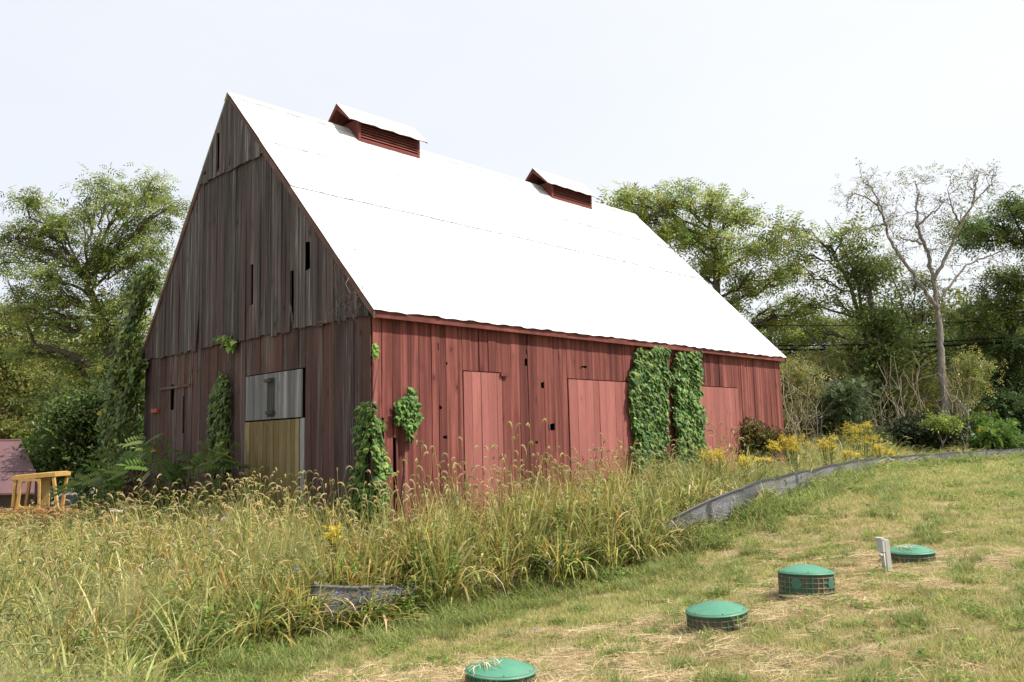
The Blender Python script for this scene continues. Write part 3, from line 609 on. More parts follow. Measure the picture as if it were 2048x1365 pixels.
make_tree("leafy_tree", "mid green tree standing behind the bare tree trunk", "tree", b0, [(1830, 560, 46, 30), (1800, 600, 40, 30), (1850, 620, 45, 35), (1790, 660, 40, 30), (1840, 690, 50, 35), (1900, 680, 30, 30), (1800, 730, 50, 30), (1890, 740, 45, 30), (1760, 520, 14, 14)], GREENS[:3]+OLIVE[:3]+DARKG[:1], 38, trad=.16, lsz=.42, dens=.7, seed=6)
# bare tree, limb by limb
b0 = gp(1893, 32); Yb = 32
bare = empty("bare_tree", tuple(b0), label="nearly leafless pale tree with forked twisting limbs against the sky", cat="tree")
LB = [((.17, .10), (1893, 872), (1888, 800), (1882, 720), (1880, 660), (1874, 610)), ((.09, .05), (1874, 620), (1864, 545), (1850, 490), (1834, 455)), ((.05, .015), (1834, 455), (1833, 410), (1836, 380), (1830, 362)),
      ((.08, .045), (1874, 615), (1845, 575), (1805, 520), (1778, 480), (1768, 440)), ((.042, .012), (1768, 440), (1755, 410), (1735, 395), (1712, 388), (1695, 395)), ((.04, .015), (1768, 440), (1760, 408), (1742, 375), (1725, 362)),
      ((.075, .035), (1868, 560), (1900, 500), (1920, 450), (1945, 410)), ((.032, .012), (1945, 410), (1965, 385), (1982, 372), (1986, 352)), ((.05, .02), (1945, 410), (1950, 380), (1958, 350)),
      ((.055, .02), (1876, 605), (1900, 570), (1930, 530), (1985, 510), (2010, 500)), ((.05, .015), (1850, 490), (1820, 480), (1790, 478)), ((.05, .015), (1834, 455), (1855, 430), (1875, 420), (1890, 400)),
      ((.04, .012), (1768, 450), (1740, 455), (1700, 470)), ((.05, .015), (1920, 450), (1905, 420), (1895, 380))]
rg = np.random.default_rng(77); tb = MB(); lf = MB(); ends = []
for (r0, r1), *pp in LB:
    off = rg.uniform(-.8, .8)
    pts = np.array([P(a, b_, Yb+off*i/len(pp)) for i, (a, b_) in enumerate(pp)])
    n5 = len(pts)*5; t = np.linspace(0, len(pts)-1, n5); q = np.stack([np.interp(t, np.arange(len(pts)), pts[:, k]) for k in range(3)], -1)
    for _ in range(2): q[1:-1] = (q[:-2]+q[1:-1]+q[2:])/3
    q[1:-1] += rg.normal(size=(n5-2, 3))*.025
    tb.tube(q-b0, np.linspace(r0, r1, n5), 8)
    if r1 < .06:
        for k in range(n5//6, n5, 2):
            for _ in range(1):
                d = norm(q[k]-q[k-1]+rg.normal(size=3)*.75+np.array([0, 0, .25])); l = rg.uniform(.25, .75)
                tw = curve(q[k], q[k]+d*l, .05, .35, 6, rg); tb.tube(tw-b0, np.linspace(.013, .005, 6), 4, cap=False); ends.append(tw[-1])
                for __ in range(5):
                    i0 = rg.integers(2, 5); d2 = norm(d+rg.normal(size=3)*.8); t2 = curve(tw[i0], tw[i0]+d2*rg.uniform(.25, .7), .03, .3, 4, rg); tb.tube(t2-b0, np.linspace(.009, .004, 4), 3, cap=False); ends.append(t2[-1])
ends = np.array(ends)
tb.build("trunk", M_BARKP, bare, smooth=True)
sel = ends[rg.random(len(ends)) < .28]; pos = np.repeat(sel, 3, 0)+rg.normal(size=(len(sel)*3, 3))*.12
leaves(lf, pos-b0, .16, OLIVE+GREENS[:2], rg, 'cl')
for (px, py, n_) in ((1830, 350, 34), (1870, 345, 26), (1800, 360, 26), (1880, 440, 26), (1760, 470, 14), (1820, 450, 16), (1900, 470, 22), (1690, 380, 8), (1740, 385, 20)):
    c = P(px, py, Yb); leaves(lf, c+rg.normal(size=(n_, 3))*np.array([.5, .5, .22])-b0, .26, OLIVE+GREENS[:2], rg)
lf.build("crown", M_LEAF, bare)
b0 = gp(2120, 34)
make_tree("oak_tree", "dark green tree reaching into the photo at the upper right edge", "tree", b0, [(2010, 400, 38, 22), (2050, 420, 50, 35), (1980, 440, 36, 20), (2010, 470, 50, 20), (1960, 480, 30, 12), (2080, 480, 50, 40), (1940, 455, 18, 8)], GREENS[:3]+DARKG[:2], 34,
    trunk=[b0, P(2110, 700, 34), P(2080, 540, 34), P(2050, 480, 34)], trad=.25, lsz=.42, dens=.85, seed=7)
b0 = gp(2030, 36)
make_tree("leafy_tree", "dense green tree below the upper right crown at the photo edge", "tree", b0, [(2020, 560, 55, 40), (1985, 600, 45, 32), (2040, 630, 55, 45), (1960, 640, 40, 30), (2000, 690, 60, 40), (1945, 690, 30, 30), (2040, 550, 40, 20)], [(.09, .15, .025), (.06, .11, .02), (.13, .17, .035)]+OLIVE[:1], 36, trad=.2, lsz=.42, dens=.9, seed=8)
b0 = gp(2020, 34.5)
make_tree("dark_bush", "blackish green broadleaf bush at the right photo edge", "bush", b0, [(2030, 700, 30, 40), (1995, 760, 22, 34), (2050, 770, 30, 40), (1970, 800, 22, 20), (2015, 810, 30, 28), (1980, 850, 30, 26), (2040, 840, 34, 34), (2000, 885, 50, 24), (1945, 880, 30, 18), (2060, 900, 30, 20)], [(.04, .07, .025), (.06, .10, .032), (.085, .125, .04)], 34.5, trad=.1, lsz=.36, dens=1.25, seed=9, tmpl='cmp', clr=.3)
# thicket between barn and bare tree: each bush has its own pale stems
TK = [(1600, 31, [(1590, 740, 30, 28), (1610, 790, 34, 34), (1585, 830, 26, 30)], OLIVE, "olive bush with pale canes touching the barn's far corner"),
      (1650, 33, [(1640, 710, 38, 26), (1660, 750, 40, 34), (1640, 800, 38, 34)], OLIVE[:3]+GREENS[:1], "olive bush under the power lines, second from the barn corner"),
      (1672, 30, [(1670, 790, 30, 22), (1690, 815, 32, 22), (1660, 840, 28, 18), (1700, 780, 18, 14)], [(.10, .14, .06), (.13, .17, .075), (.08, .11, .05)], "bluish green bush with fine compound leaves in front of pale canes"),
      (1710, 34, [(1710, 700, 34, 26), (1700, 750, 38, 30), (1720, 800, 36, 36), (1700, 850, 36, 28)], OLIVE[:3]+DARKG[:1], "brownish green bush left of the ivy covered trunk"),
      (1800, 33, [(1815, 760, 36, 28), (1800, 810, 36, 34), (1820, 850, 40, 25)], OLIVE+GREENS[:1], "olive bush right of the ivy covered trunk"),
      (1850, 33.5, [(1850, 770, 34, 30), (1845, 820, 32, 28)], OLIVE+YELG[:1], "yellowish bush just left of the bare trunk"),
      (1855, 30.5, [(1850, 862, 40, 20), (1885, 855, 30, 22), (1825, 870, 26, 14)], [(.025, .04, .02), (.04, .06, .025), (.055, .07, .035)], "low blackish bush at the foot of the bare tree"),
      (1925, 33, [(1930, 760, 36, 34), (1925, 810, 34, 34), (1945, 720, 30, 28)], OLIVE+GREENS[:2], "olive bush just right of the bare trunk"),
      (1790, 30.5, [(1740, 880, 34, 16), (1790, 885, 36, 14), (1690, 878, 34, 18), (1830, 888, 34, 12), (1640, 880, 30, 20), (1605, 875, 20, 22)], DARKG+OLIVE[:1], "low dark undergrowth between the barn corner and the bare tree"),
      (1900, 33, [(1880, 888, 36, 12), (1920, 885, 36, 16), (1960, 885, 36, 16), (2010, 890, 36, 14), (2060, 890, 30, 16)], DARKG+GREENS[:1], "low dark undergrowth right of the bare tree"),
      (1950, 32.5, [(1935, 860, 28, 14), (1965, 850, 34, 16), (1990, 870, 30, 12), (1950, 878, 34, 10)], BRIGHT, "low bright green bush by the fence at the right"),
      (1620, 42, [(1600, 660, 50, 30), (1660, 660, 40, 30), (1620, 710, 60, 40), (1700, 720, 50, 45)], OLIVE[:3]+GREENS[:2], "hazy olive tree far behind the barn's end"),
      (1900, 42, [(1880, 720, 60, 50), (1960, 740, 60, 60), (1830, 760, 60, 50)], OLIVE[:2]+DARKG+GREENS[:1], "dark green bush mass deep behind the bare trunk")]
for i, (px, Y, blobs, cl, lab) in enumerate(TK):
    b0 = gp(px, Y); t = make_tree("bush", lab, "bush" if i != 11 else "tree", b0, blobs, cl, Y, trad=.05, lsz=.3 if i != 2 else .24, dens=.85 if i in (0, 1, 3, 4, 5, 7) else 1.5, seed=30+i, tmpl=('cmpb' if i in (2, 10) else ('cl' if i in (6, 12) else 'cmp')), clr=.34, mat=M_STICK if i not in (6, 8, 9, 10) else M_BARK)
    if i in (0, 1, 3, 4, 5, 7):
        rg = np.random.default_rng(60+i); q = MB(); xs_ = [bb[0] for bb in blobs]
        for _ in range(26 if i < 4 else 16):
            x = px+rg.uniform(-42, 42); a = gp(x, Y-rg.uniform(.5, 2)); h = rg.uniform(1.4, 4.2); e = a+np.array([rg.normal()*.5-.35, rg.normal()*.3, h])
            k = curve(a, e, .0, .22, 7, rg); q.tube(k-b0, np.linspace(.018, .008, 7), 4, cap=False)
            for __ in range(2):
                s0 = k[rg.integers(3, 6)]; q.tube(curve(s0, s0+np.array([rg.normal()*.4, rg.normal()*.3, rg.uniform(.3, .9)]), 0, .2, 4, rg)-b0, np.linspace(.01, .005, 4), 3, cap=False)
        q.build("cane", M_STICK, t, smooth=True)["kind"] = "stuff"
# small young tree with a forked top in front of the dark bush
b0 = gp(1886, 29); make_tree("sapling", "small young green tree with raised branches at the bare trunk's foot", "sapling", b0, [(1870, 842, 12, 8), (1905, 838, 12, 9), (1887, 858, 12, 7)], YELG[:2]+GREENS[:2], 29, trad=.03, lsz=.3, dens=.6, seed=50, clr=.16)
# farther trees: two prototypes, copied
def copy_tree(o, loc, rz, sc, label):
    c = o.copy(); SC.collection.objects.link(c); c.location = loc; c.rotation_euler = (0, 0, rz); c.scale = (sc, sc, sc*random.uniform(.85, 1.1)); c["label"] = label
    for ch in o.children: d = ch.copy(); SC.collection.objects.link(d); d.parent = c
def far_tree(seed, cols, px, Y, top, label):
    b0 = gp(px, Y); rg = np.random.default_rng(seed); bl_ = []
    hp = (lambda z: 0)
    for i in range(9):
        bl_.append((px+rg.uniform(-70, 70), top+rg.uniform(20, 230)*(.4+.6*rg.random()), rg.uniform(30, 48), rg.uniform(24, 36)))
    bl_.append((px, top+25, 34, 25))
    return make_tree("distant_tree", label, "tree", b0, bl_, cols, Y, trad=.25, lsz=.6, dens=.8, group="distant trees behind the barn", seed=seed, tmpl='cl', clr=.8)
ft1 = far_tree(201, GREENS[:3]+DARKG, 1740, 62, 640, "distant dark green tree seen below the wires"); ft2 = far_tree(202, OLIVE[:3]+DARKG, 60, 66, 800, "distant olive tree low behind the maroon roof")
FT_ = [(1620, 64, .8, 0, "distant green tree low behind the barn's far corner"), (1850, 66, .78, 1, "distant tree behind the bare trunk"), (1940, 60, .85, 0, "distant tree in the gap right of the bare trunk"), (2040, 62, .95, 1, "distant tree at the right photo edge"), (2140, 64, 1., 0, "distant tree outside the right edge"),
       (1520, 66, .8, 1, "distant tree mostly covered by the barn roof end"), (160, 62, 1.05, 0, "distant tree low behind the dark bush"), (250, 58, 1.2, 1, "distant tree just left of the barn"), (-20, 64, 1.2, 0, "distant tree at the left photo edge"), (110, 74, 1.3, 1, "distant tree deep behind the sumac sapling")]
for px, Y, sc, k, lab in FT_:
    if k == 0 or True: copy_tree((ft1, ft2)[k], tuple(gp(px, Y)), random.uniform(0, 6), sc*(1 if k == 0 else 1.3), lab)
# ------------------------------------------------------------------ power cables
M_CAB = simple("cable_rubber", (.008, .008, .008), rough=.9, spec=.05)
for i, (ya, yb, r, lab) in enumerate([(699, 640, .055, "thick dark power cable, the lowest across the right trees"), (691, 630, .032, "thin power cable just above the thick one"), (650, 600, .018, "thin power wire higher up across the right trees"), (560, 520, .012, "faint topmost wire crossing the bare tree")]):
    a = P(1480, ya, 33.5); e = P(2500, yb-15, 35.5); t = np.linspace(0, 1, 30)[:, None]; p = a+(e-a)*t; p[:, 2] -= (4*t*(1-t))[:, 0]*.5
    q = MB(); q.tube(p, r*.8, 5); tag(q.build("power_cable", M_CAB, smooth=True), lab, "cable", "cables strung across the right trees")
# ------------------------------------------------------------------ climbing plants on the barn
def inpoly(x, y, poly):
    poly = np.array(poly, float); c = np.zeros(len(x), bool); j = len(poly)-1
    for i in range(len(poly)):
        xi, yi = poly[i]; xj, yj = poly[j]
        c ^= ((yi > y) != (yj > y)) & (x < (xj-xi)*(y-yi)/(yj-yi+1e-9)+xi); j = i
    return c
def climber(name, label, cat, plane, poly_px, n_, size, cols, thick=.16, seed=0, stems=3, tmpl='ivy', wts=None, noise_=.25, hang=1.):
    rg = np.random.default_rng(seed); f = onside if plane == 'side' else ongable
    off = -.04 if plane == 'side' else -.05
    poly = np.array([f(a, b_) for a, b_ in poly_px]); lo, hi = poly.min(0), poly.max(0)
    p = rg.uniform(lo, hi, (n_*6, 2)); edge = vnoise(p[:, 0], p[:, 1], .35, seed)*.14+vnoise(p[:, 0], p[:, 1], .12, seed+7)*.06
    p = p[inpoly(p[:, 0]+edge, p[:, 1]+vnoise(p[:, 1], p[:, 0], .3, seed+3)*.1, poly)]; p = p[vnoise(p[:, 0], p[:, 1], .3, seed+9) > -1+noise_][:n_]
    d = .05+thick*rg.random(len(p))*(.45+.55*np.clip(vnoise(p[:, 0], p[:, 1], .5, seed+1)+.5, 0, 1))
    outn = np.array([0, -1., 0]) if plane == 'side' else np.array([-1., 0, 0]); al = np.array([1., 0, 0]) if plane == 'side' else np.array([0, 1., 0])
    X = al*p[:, :1]+outn*(d[:, None]-off)+np.array([0, 0, 1.])*p[:, 1:]
    W = np.array([toW(x) for x in X]); base = toW(al*p[:, 0].mean()+outn*.1+np.array([0, 0, 0])); base[2] = float(gz(base[0], base[1]))
    rt_ = empty(name, tuple(base), label=label, cat=cat)
    ow = uu*outn[0]+gg*outn[1]
    ax = np.array([0, 0, -1.])*hang+rg.normal(size=(len(W), 3))*.38+ow*.3; nr = ow*1.0+np.array([0, 0, .75])+rg.normal(size=(len(W), 3))*.33
    mb = MB(); T = {'ivy': (IVY_V, IVY_F), 'cmp': (CMP_V, CMP_F), 'leaf': (LEAF_V, LEAF_F), 'cl': (CL_V, CL_F)}[tmpl]
    stamp(mb, T[0], T[1], W-base, ax, nr, size*rg.uniform(.6, 1.2, len(W)), palette(cols, len(W), .14, rg, wts)); mb.build("foliage", M_IVY, rt_)
    sb = MB()
    for k in range(stems):
        i = rg.integers(0, len(p), 1)[0]; top = p[np.argmax(p[:, 1]-abs(p[:, 0]-p[i, 0])*1.5)]
        a = toW(al*top[0]+outn*.07+np.array([0, 0, top[1]])); bt = base+uu*al[0]*rg.normal()*.15+gg*al[1]*rg.normal()*.15; bt[2] = base[2]-.05
        if (plane == 'gable'): bt = bt
        sb.tube(curve(bt, a, 0, .12, 10, rg)-base, np.linspace(.022, .006, 10), 5)
    sb.build("stem", M_BARK, rt_, smooth=True); return rt_
IVYC = [(.065, .14, .032), (.10, .19, .045), (.15, .25, .06), (.04, .09, .022), (.22, .30, .075)]
climber("ivy", "broad green ivy sheet climbing the red side, left of the pair", "ivy", 'side', [(1270, 700), (1300, 694), (1326, 700), (1326, 790), (1318, 840), (1328, 945), (1258, 950), (1250, 800), (1256, 740)], 5600, .125, IVYC, seed=1, noise_=.12)
climber("ivy", "narrower green ivy sheet climbing the red side, right of the pair", "ivy", 'side', [(1344, 712), (1352, 705), (1362, 722), (1374, 700), (1390, 700), (1392, 760), (1388, 800), (1400, 860), (1400, 905), (1380, 930), (1345, 950), (1343, 830), (1338, 760)], 4000, .125, IVYC, seed=2, noise_=.12)
climber("creeper", "bright green creeper clump alone on the red siding left of the first door", "climbing plant", 'side', [(802, 800), (808, 775), (818, 778), (833, 800), (832, 840), (818, 850), (812, 882), (802, 880), (798, 850), (782, 846), (790, 815)], 520, .085, BRIGHT[2:]+IVYC[:3], seed=3, thick=.13, stems=1, noise_=.05)
climber("creeper", "green creeper climbing the near corner of the barn", "climbing plant", 'gable', [(741, 800), (735, 812), (722, 850), (728, 900), (722, 960), (718, 1040), (760, 1040), (748, 960), (748, 820)], 1100, .085, BRIGHT[2:]+IVYC+YELG[:1], seed=4, thick=.14, noise_=.1)
climber("creeper", "green creeper spilling round the red side of the near corner", "climbing plant", 'side', [(736, 795), (750, 830), (754, 860), (748, 900), (758, 920), (760, 960), (768, 1050), (736, 1050)], 750, .085, BRIGHT[2:]+IVYC+YELG[:1], seed=5, thick=.14, noise_=.1)
climber("creeper", "thin creeper sprig high on the corner under the eave", "climbing plant", 'side', [(742, 670), (748, 690), (744, 720), (741, 700)], 40, .1, BRIGHT, seed=6, thick=.1, stems=1)
climber("creeper", "dark green creeper column beside the grey gable door", "climbing plant", 'gable', [(455, 745), (470, 760), (472, 800), (468, 850), (470, 900), (462, 960), (440, 960), (436, 880), (436, 820), (445, 770)], 1500, .11, DARKG+GREENS[:2], seed=7, thick=.15, noise_=.1)
climber("creeper", "small creeper sprig below the overhang of the upper gable boards", "climbing plant", 'gable', [(452, 672), (470, 665), (488, 680), (482, 700), (470, 690)], 70, .14, GREENS[1:]+BRIGHT[:1], seed=8, thick=.2, stems=1)
rt_ = climber("creeper", "large dark vine mass hanging over the barn's left edge", "climbing plant", 'gable', [(326, 520), (330, 560), (312, 610), (300, 650), (294, 700), (304, 730), (296, 780), (282, 820), (292, 860), (280, 900), (278, 1000), (240, 1000), (238, 900), (250, 800), (262, 720), (274, 660), (288, 600), (306, 550)], 5200, .13, DARKG+GREENS+YELG[:1]+[(.3, .22, .05)], seed=9, thick=.5, noise_=.2, wts=[.2, .2, .18, .14, .1, .08, .04, .04, .02])
rg = np.random.default_rng(5); q = MB(); base = toW(np.array([-.15, .9, ZE])); dv = empty("dead_vine", tuple(base), label="leafless pale vine tangle on the gable near the eave corner", cat="dead vine")
for i in range(15):
    c0 = ongable(702+rg.normal()*10, 592+rg.normal()*22); y, z = c0
    a = toW(np.array([-.09-rg.random()*.1, y, z])); k = a+uu*rg.normal(size=(6, 1))*.05+gg*np.cumsum(rg.normal(size=(6, 1))*.12, 0)+np.array([0, 0, 1.])*np.cumsum(rg.normal(size=(6, 1))*.14, 0)
    q.tube(k-base, .005, 3)
q.build("stem", M_BARKP, dv, smooth=True)
# ------------------------------------------------------------------ saplings and weeds by the gable
def frond_plant(name, label, base, tips, cols, cat="sapling", size=.7, seed=0, sprays=9, stem=.02):
    rg = np.random.default_rng(seed); rt_ = empty(name, tuple(base), label=label, cat=cat); sb = MB(); lf = MB()
    for tp_ in tips:
        tp_ = np.array(tp_); k = curve(base, tp_, .1, .12, 10, rg); sb.tube(k-base, np.linspace(stem, .006, 10), 5)
        pos = []
        for i in range(sprays):
            j = 4+int(i*6/sprays); pos.append(k[min(j, 9)])
        pos = np.array(pos); d = rg.normal(size=(len(pos), 3))*np.array([1, .6, .35])+np.array([0, 0, .1])
        stamp(lf, CMPB_V, CMPB_F, pos-base, d, rg.normal(size=(len(pos), 3))*.3+np.array([0, -.3, 1.]), size*rg.uniform(.6, 1.1, len(pos)), palette(cols, len(pos), .12, rg))
    sb.build("stem", M_BARK, rt_, smooth=True); lf.build("foliage", M_LEAF, rt_); return rt_
GB = GREENS+BRIGHT[2:]
b0 = gp(330, 16.5); frond_plant("sapling", "tree of heaven sapling with long yellow green fronds before the gable", b0, [P(330, 868, 15.8), P(300, 880, 15.9), P(400, 880, 16.2), P(360, 900, 16.), P(310, 920, 15.6), P(420, 895, 16.4)], GB, seed=1, size=.42, sprays=12)
b0 = gp(230, 19); frond_plant("sapling", "drooping green sapling fronds left of the barn's corner", b0, [P(240, 905, 18.5), P(210, 950, 18), P(180, 965, 18), P(265, 940, 18), P(150, 972, 18), P(225, 930, 18.5)], BRIGHT+GREENS, seed=2, size=.5, sprays=13)
b0 = gp(455, 15.8); frond_plant("sapling", "short sapling fronds at the foot of the gable creeper", b0, [P(440, 890, 15.5), P(470, 880, 15.6), P(425, 905, 15.4)], DARKG+GREENS, seed=3, size=.5, sprays=7)
b0 = gp(268, 17); frond_plant("dry_weed", "dark reddish dead weed at the barn's left foot", b0, [P(262, 945, 17), P(275, 955, 17), P(285, 948, 17), P(255, 965, 17), P(292, 965, 17)], [(.08, .03, .02), (.12, .05, .03)], cat="weed", seed=4, size=.25, sprays=12, stem=.008)
# shrub at the right end of the red wall
b0 = gp(1500, 22.6)
make_tree("bush", "reddish green leafy bush against the last red door", "bush", b0, [(1490, 862, 16, 12, 0), (1510, 875, 24, 16, 0), (1482, 890, 22, 14, 0), (1530, 885, 22, 14, 0), (1475, 905, 26, 12, 0), (1548, 880, 12, 12, 0)], [(.12, .13, .035), (.09, .12, .03), (.16, .08, .03), (.2, .18, .05)], 22.6, trad=.03, lsz=.2, dens=.9, seed=70, clr=.2, tmpl='cl')
# goldenrod
GOLD = [(.70, .54, .07), (.78, .62, .12), (.58, .47, .08)]
def goldenrod(px, py, Y, rpx, hpx, label, n_=22, seed=0):
    rg = np.random.default_rng(seed+300); base = gp(px, Y); rt_ = empty("goldenrod", tuple(base), label=label, cat="flowering plant", group="goldenrod clumps along the weedy bank")
    c = P(px, py, Y); rx = rpx*Y/FPX; rz = hpx*Y/FPX; sb = MB(); fl = MB(); lv = MB()
    for i in range(n_):
        t = c+np.array([rg.uniform(-rx, rx), rg.uniform(-rx, rx), rg.uniform(-rz, rz)]); b1 = base+np.array([(t[0]-base[0])*.4, (t[1]-base[1])*.4, 0]); k = curve(b1, t, .0, .06, 8, rg); sb.tube(k-base, .005, 3, c=(.1, .13, .03))
        nl = 16; j = rg.uniform(2, 6.5, nl); pos = np.stack([np.interp(j, np.arange(8), k[:, q_]) for q_ in range(3)], -1)
        stamp(lv, LEAF_V*np.array([1, .5, 1]), LEAF_F, pos-base, rg.normal(size=(nl, 3))+np.array([0, 0, .4]), rg.normal(size=(nl, 3))*.3+np.array([0, 0, 1.]), rg.uniform(.06, .11, nl), palette(GREENS+YELG[:1], nl, .1, rg))
        for _ in range(7):     # arching plume branches set with florets
            d = norm(rg.normal(size=3)*np.array([1, 1, .4])+np.array([0, 0, .5])); l = rg.uniform(.08, .22); s0 = k[7]-np.array([0, 0, rg.uniform(0, .12)])
            m_ = 14; tt = np.linspace(.15, 1, m_)[:, None]; q_ = s0+d*l*tt-np.array([0, 0, .25*l])*tt**2+rg.normal(size=(m_, 3))*.012
            stamp(fl, LEAF_V*np.array([1, 1.4, 1]), LEAF_F, q_-base, rg.normal(size=(m_, 3)), rg.normal(size=(m_, 3))+np.array([0, 0, 1.]), rg.uniform(.02, .038, m_), palette(GOLD, m_, .1, rg))
    sb.build("stem", M_LEAF, rt_); lv.build("foliage", M_LEAF, rt_)
    if fl.n: fl.build("flower_plume", M_LEAF, rt_)["kind"] = "stuff"
for i, a in enumerate([(1590, 882, 21.5, 24, 12, "yellow goldenrod clump at the barn's far bottom corner", 22), (1650, 885, 23, 18, 10, "yellow goldenrod clump midway between barn corner and tallest one", 16), (1722, 862, 25.5, 28, 16, "tallest and widest yellow goldenrod clump by the thicket", 30),
                       (1766, 895, 25.5, 17, 11, "low yellow goldenrod clump right behind the fence top", 14), (1428, 905, 18.5, 22, 9, "yellow goldenrod clump right of the ivy", 14), (1545, 885, 21, 12, 8, "small goldenrod clump in front of the reddish bush", 6),
                       (1700, 902, 23.3, 16, 6, "small pale goldenrod clump close behind the fence", 6), (665, 1062, 11.5, 10, 8, "tiny goldenrod tuft in the tall grass before the barn corner", 4), (1505, 920, 18.5, 30, 10, "greenish goldenrod clump not yet fully open", 7), (1975, 862, 31.5, 16, 5, "few goldenrod heads in the bright green bush", 4)]):
    goldenrod(*a, seed=i)
# ------------------------------------------------------------------ silt fence
m, n, b = newmat("fence_fabric"); v = objco(n); a = N(n, "SeparateColor", {0: colattr(n).outputs[0]})
spk = noise(n, v, 60, 3, .7); wr = noise(n, N(n, "Mapping", {0: v, 3: (.45, .45, 5)}).outputs[0], 1.3, 2, .5, .5); pt = noise(n, v, .9, 3)
dust_sheen = math_(n, 'MULTIPLY', mr(n, spk, .42, .58), mr(n, pt, .36, .56, .35, 1.))  # dust together with a grey sheen painted into the fabric colour
c = mixc(n, dust_sheen, (.03, .03, .034), (.27, .27, .29)); c = mixc(n, mr(n, wr, .62, .66, 0, .7), c, (.03, .03, .035)); c = mixc(n, a.outputs[0], c, (.015, .015, .015))  # fold lines are darkened in the colour like shaded creases
n.links.new(c, b.inputs["Base Color"]); b.inputs["Roughness"].default_value = .55
bump(n, b, wr, .02); M_FAB = m
ft2_ = FT.copy(); pts = np.array(ft2_)
cum = np.concatenate([[0], np.cumsum(np.linalg.norm(np.diff(pts[:, :2], axis=0), axis=1))])
NF = 420; sF = np.linspace(0, cum[-1], NF); fx = np.interp(sF, cum, pts[:, 0]); fy = np.interp(sF, cum, pts[:, 1]); ftop = np.interp(sF, cum, pts[:, 2])
for _ in range(8): fx[1:-1] = (fx[:-2]+2*fx[1:-1]+fx[2:])/4; fy[1:-1] = (fy[:-2]+2*fy[1:-1]+fy[2:])/4; ftop[1:-1] = (ftop[:-2]+2*ftop[1:-1]+ftop[2:])/4
fgz = gz(fx, fy); rg = np.random.default_rng(12)
stk = [0.03, 2.2, 4.4, 6.4, 8.1]+list(np.arange(10.2, cum[-1], 2.4)); ph = np.min(np.abs(sF[:, None]-np.array(stk)[None]), axis=1)
sag = .025*np.clip(ph/1.1, 0, 1)**1.5; tx = np.gradient(fx); ty = np.gradient(fy); tl = np.hypot(tx, ty); nx_, ny_ = ty/tl, -tx/tl   # toward camera/right
NV = 14; V = []; C = []
wob = vnoise(sF, sF*0, .9, 4)*.022
for j in range(NV):
    t = j/(NV-1); z = (fgz-.06)*(1-t)+(ftop-sag+.004*vnoise(sF, sF*0, .5, 8))*t
    o = wob*math.sin(t*3.1)+.012*vnoise(sF, np.full(NF, t*2.5), .35, 3)*math.sin(t*3.1)+.015*(1-t)
    V.append(np.stack([fx+nx_*o, fy+ny_*o, z], -1)); C.append(np.where(np.min(np.abs(sF[:, None]-np.array([stk[i_] for i_ in (4, 6, 9, 12)])[None]), axis=1) < .07, .8, 1. if t > .9 else 0.))
V = np.array(V).reshape(-1, 3); C = np.array(C).reshape(-1); i, j = np.meshgrid(np.arange(NV-1), np.arange(NF-1), indexing='ij'); q = (i*NF+j).ravel()
F = np.stack([q, q+1, q+NF+1, q+NF], -1); fbase = np.array([fx[0], fy[0], fgz[0]])
fence = empty("silt_fence", tuple(fbase), label="low black fabric silt fence winding between mown lawn and tall grass", cat="fence")
o = mesh_np("fabric", V-fbase, F, M_FAB, fence, col=np.stack([C]*3, -1), smooth=True); sm = o.modifiers.new("thick", 'SOLIDIFY'); sm.thickness = .006
M_STAKE = simple("stake_wood", (.2, .15, .1), (.32, .25, .17), rough=.85)
for s in stk:
    x, y, zt_, zg = (np.interp(s, sF, k) for k in (fx, fy, ftop, fgz)); k = int(np.searchsorted(sF, s)) if s < sF[-1] else NF-1; k = min(k, NF-1)
    x -= nx_[k]*.035; y -= ny_[k]*.035; q = MB(); q.box((-.018, -.018, -.25), (.018, .018, zt_-zg+.02)); st_ = q.build("stake", M_STAKE, fence)
    st_.location = (x-fbase[0], y-fbase[1], zg-fbase[2]); st_.rotation_euler = (rg.normal()*.05, rg.normal()*.05, math.atan2(ty[k], tx[k]))
# ------------------------------------------------------------------ tank risers
m, n, b = newmat("green_lid"); v = objco(n); x1 = noise(n, v, 6, 5, .6); x2 = noise(n, v, 55, 3, .7)
c = mixc(n, mr(n, x1, .35, .7), (.055, .20, .125), (.075, .24, .155)); c = mixc(n, mr(n, x2, .62, .74, 0, .5), c, (.25, .33, .24)); n.links.new(c, b.inputs["Base Color"]); b.inputs["Roughness"].default_value = .5; M_LID = m
m, n, b = newmat("green_riser"); v = objco(n); x1 = noise(n, v, 5, 5, .7); c = mixc(n, mr(n, x1, .42, .62), (.03, .11, .07), (.13, .10, .06)); n.links.new(c, b.inputs["Base Color"]); b.inputs["Roughness"].default_value = .7; M_RIS = m
M_KN = simple("knockout_green", (.05, .17, .11), (.04, .12, .08)); M_RIB = simple("dusty_rib", (.08, .12, .075), (.26, .21, .13), scale=9, rough=.85)
RL = ["nearest green riser lid, low in the grass with straw lying on it", "second green riser with a short ribbed wall, left of the tallest one", "tallest green riser with ribbed wall and round knockouts", "farthest green riser, low and right behind the pale utility post"]
def lathe(mb, prof, n_=48, c=(.5, .5, .5)):
    prof = np.array(prof); th = np.arange(n_)*2*math.pi/n_; V = np.stack([prof[:, 0][:, None]*np.cos(th), prof[:, 0][:, None]*np.sin(th), np.repeat(prof[:, 1][:, None], n_, 1)], -1).reshape(-1, 3)
    i, j = np.meshgrid(np.arange(len(prof)-1), np.arange(n_), indexing='ij'); i = i.ravel(); j = j.ravel(); j2 = (j+1) % n_
    mb.add(V, np.stack([i*n_+j, i*n_+j2, (i+1)*n_+j2, (i+1)*n_+j], -1), c)
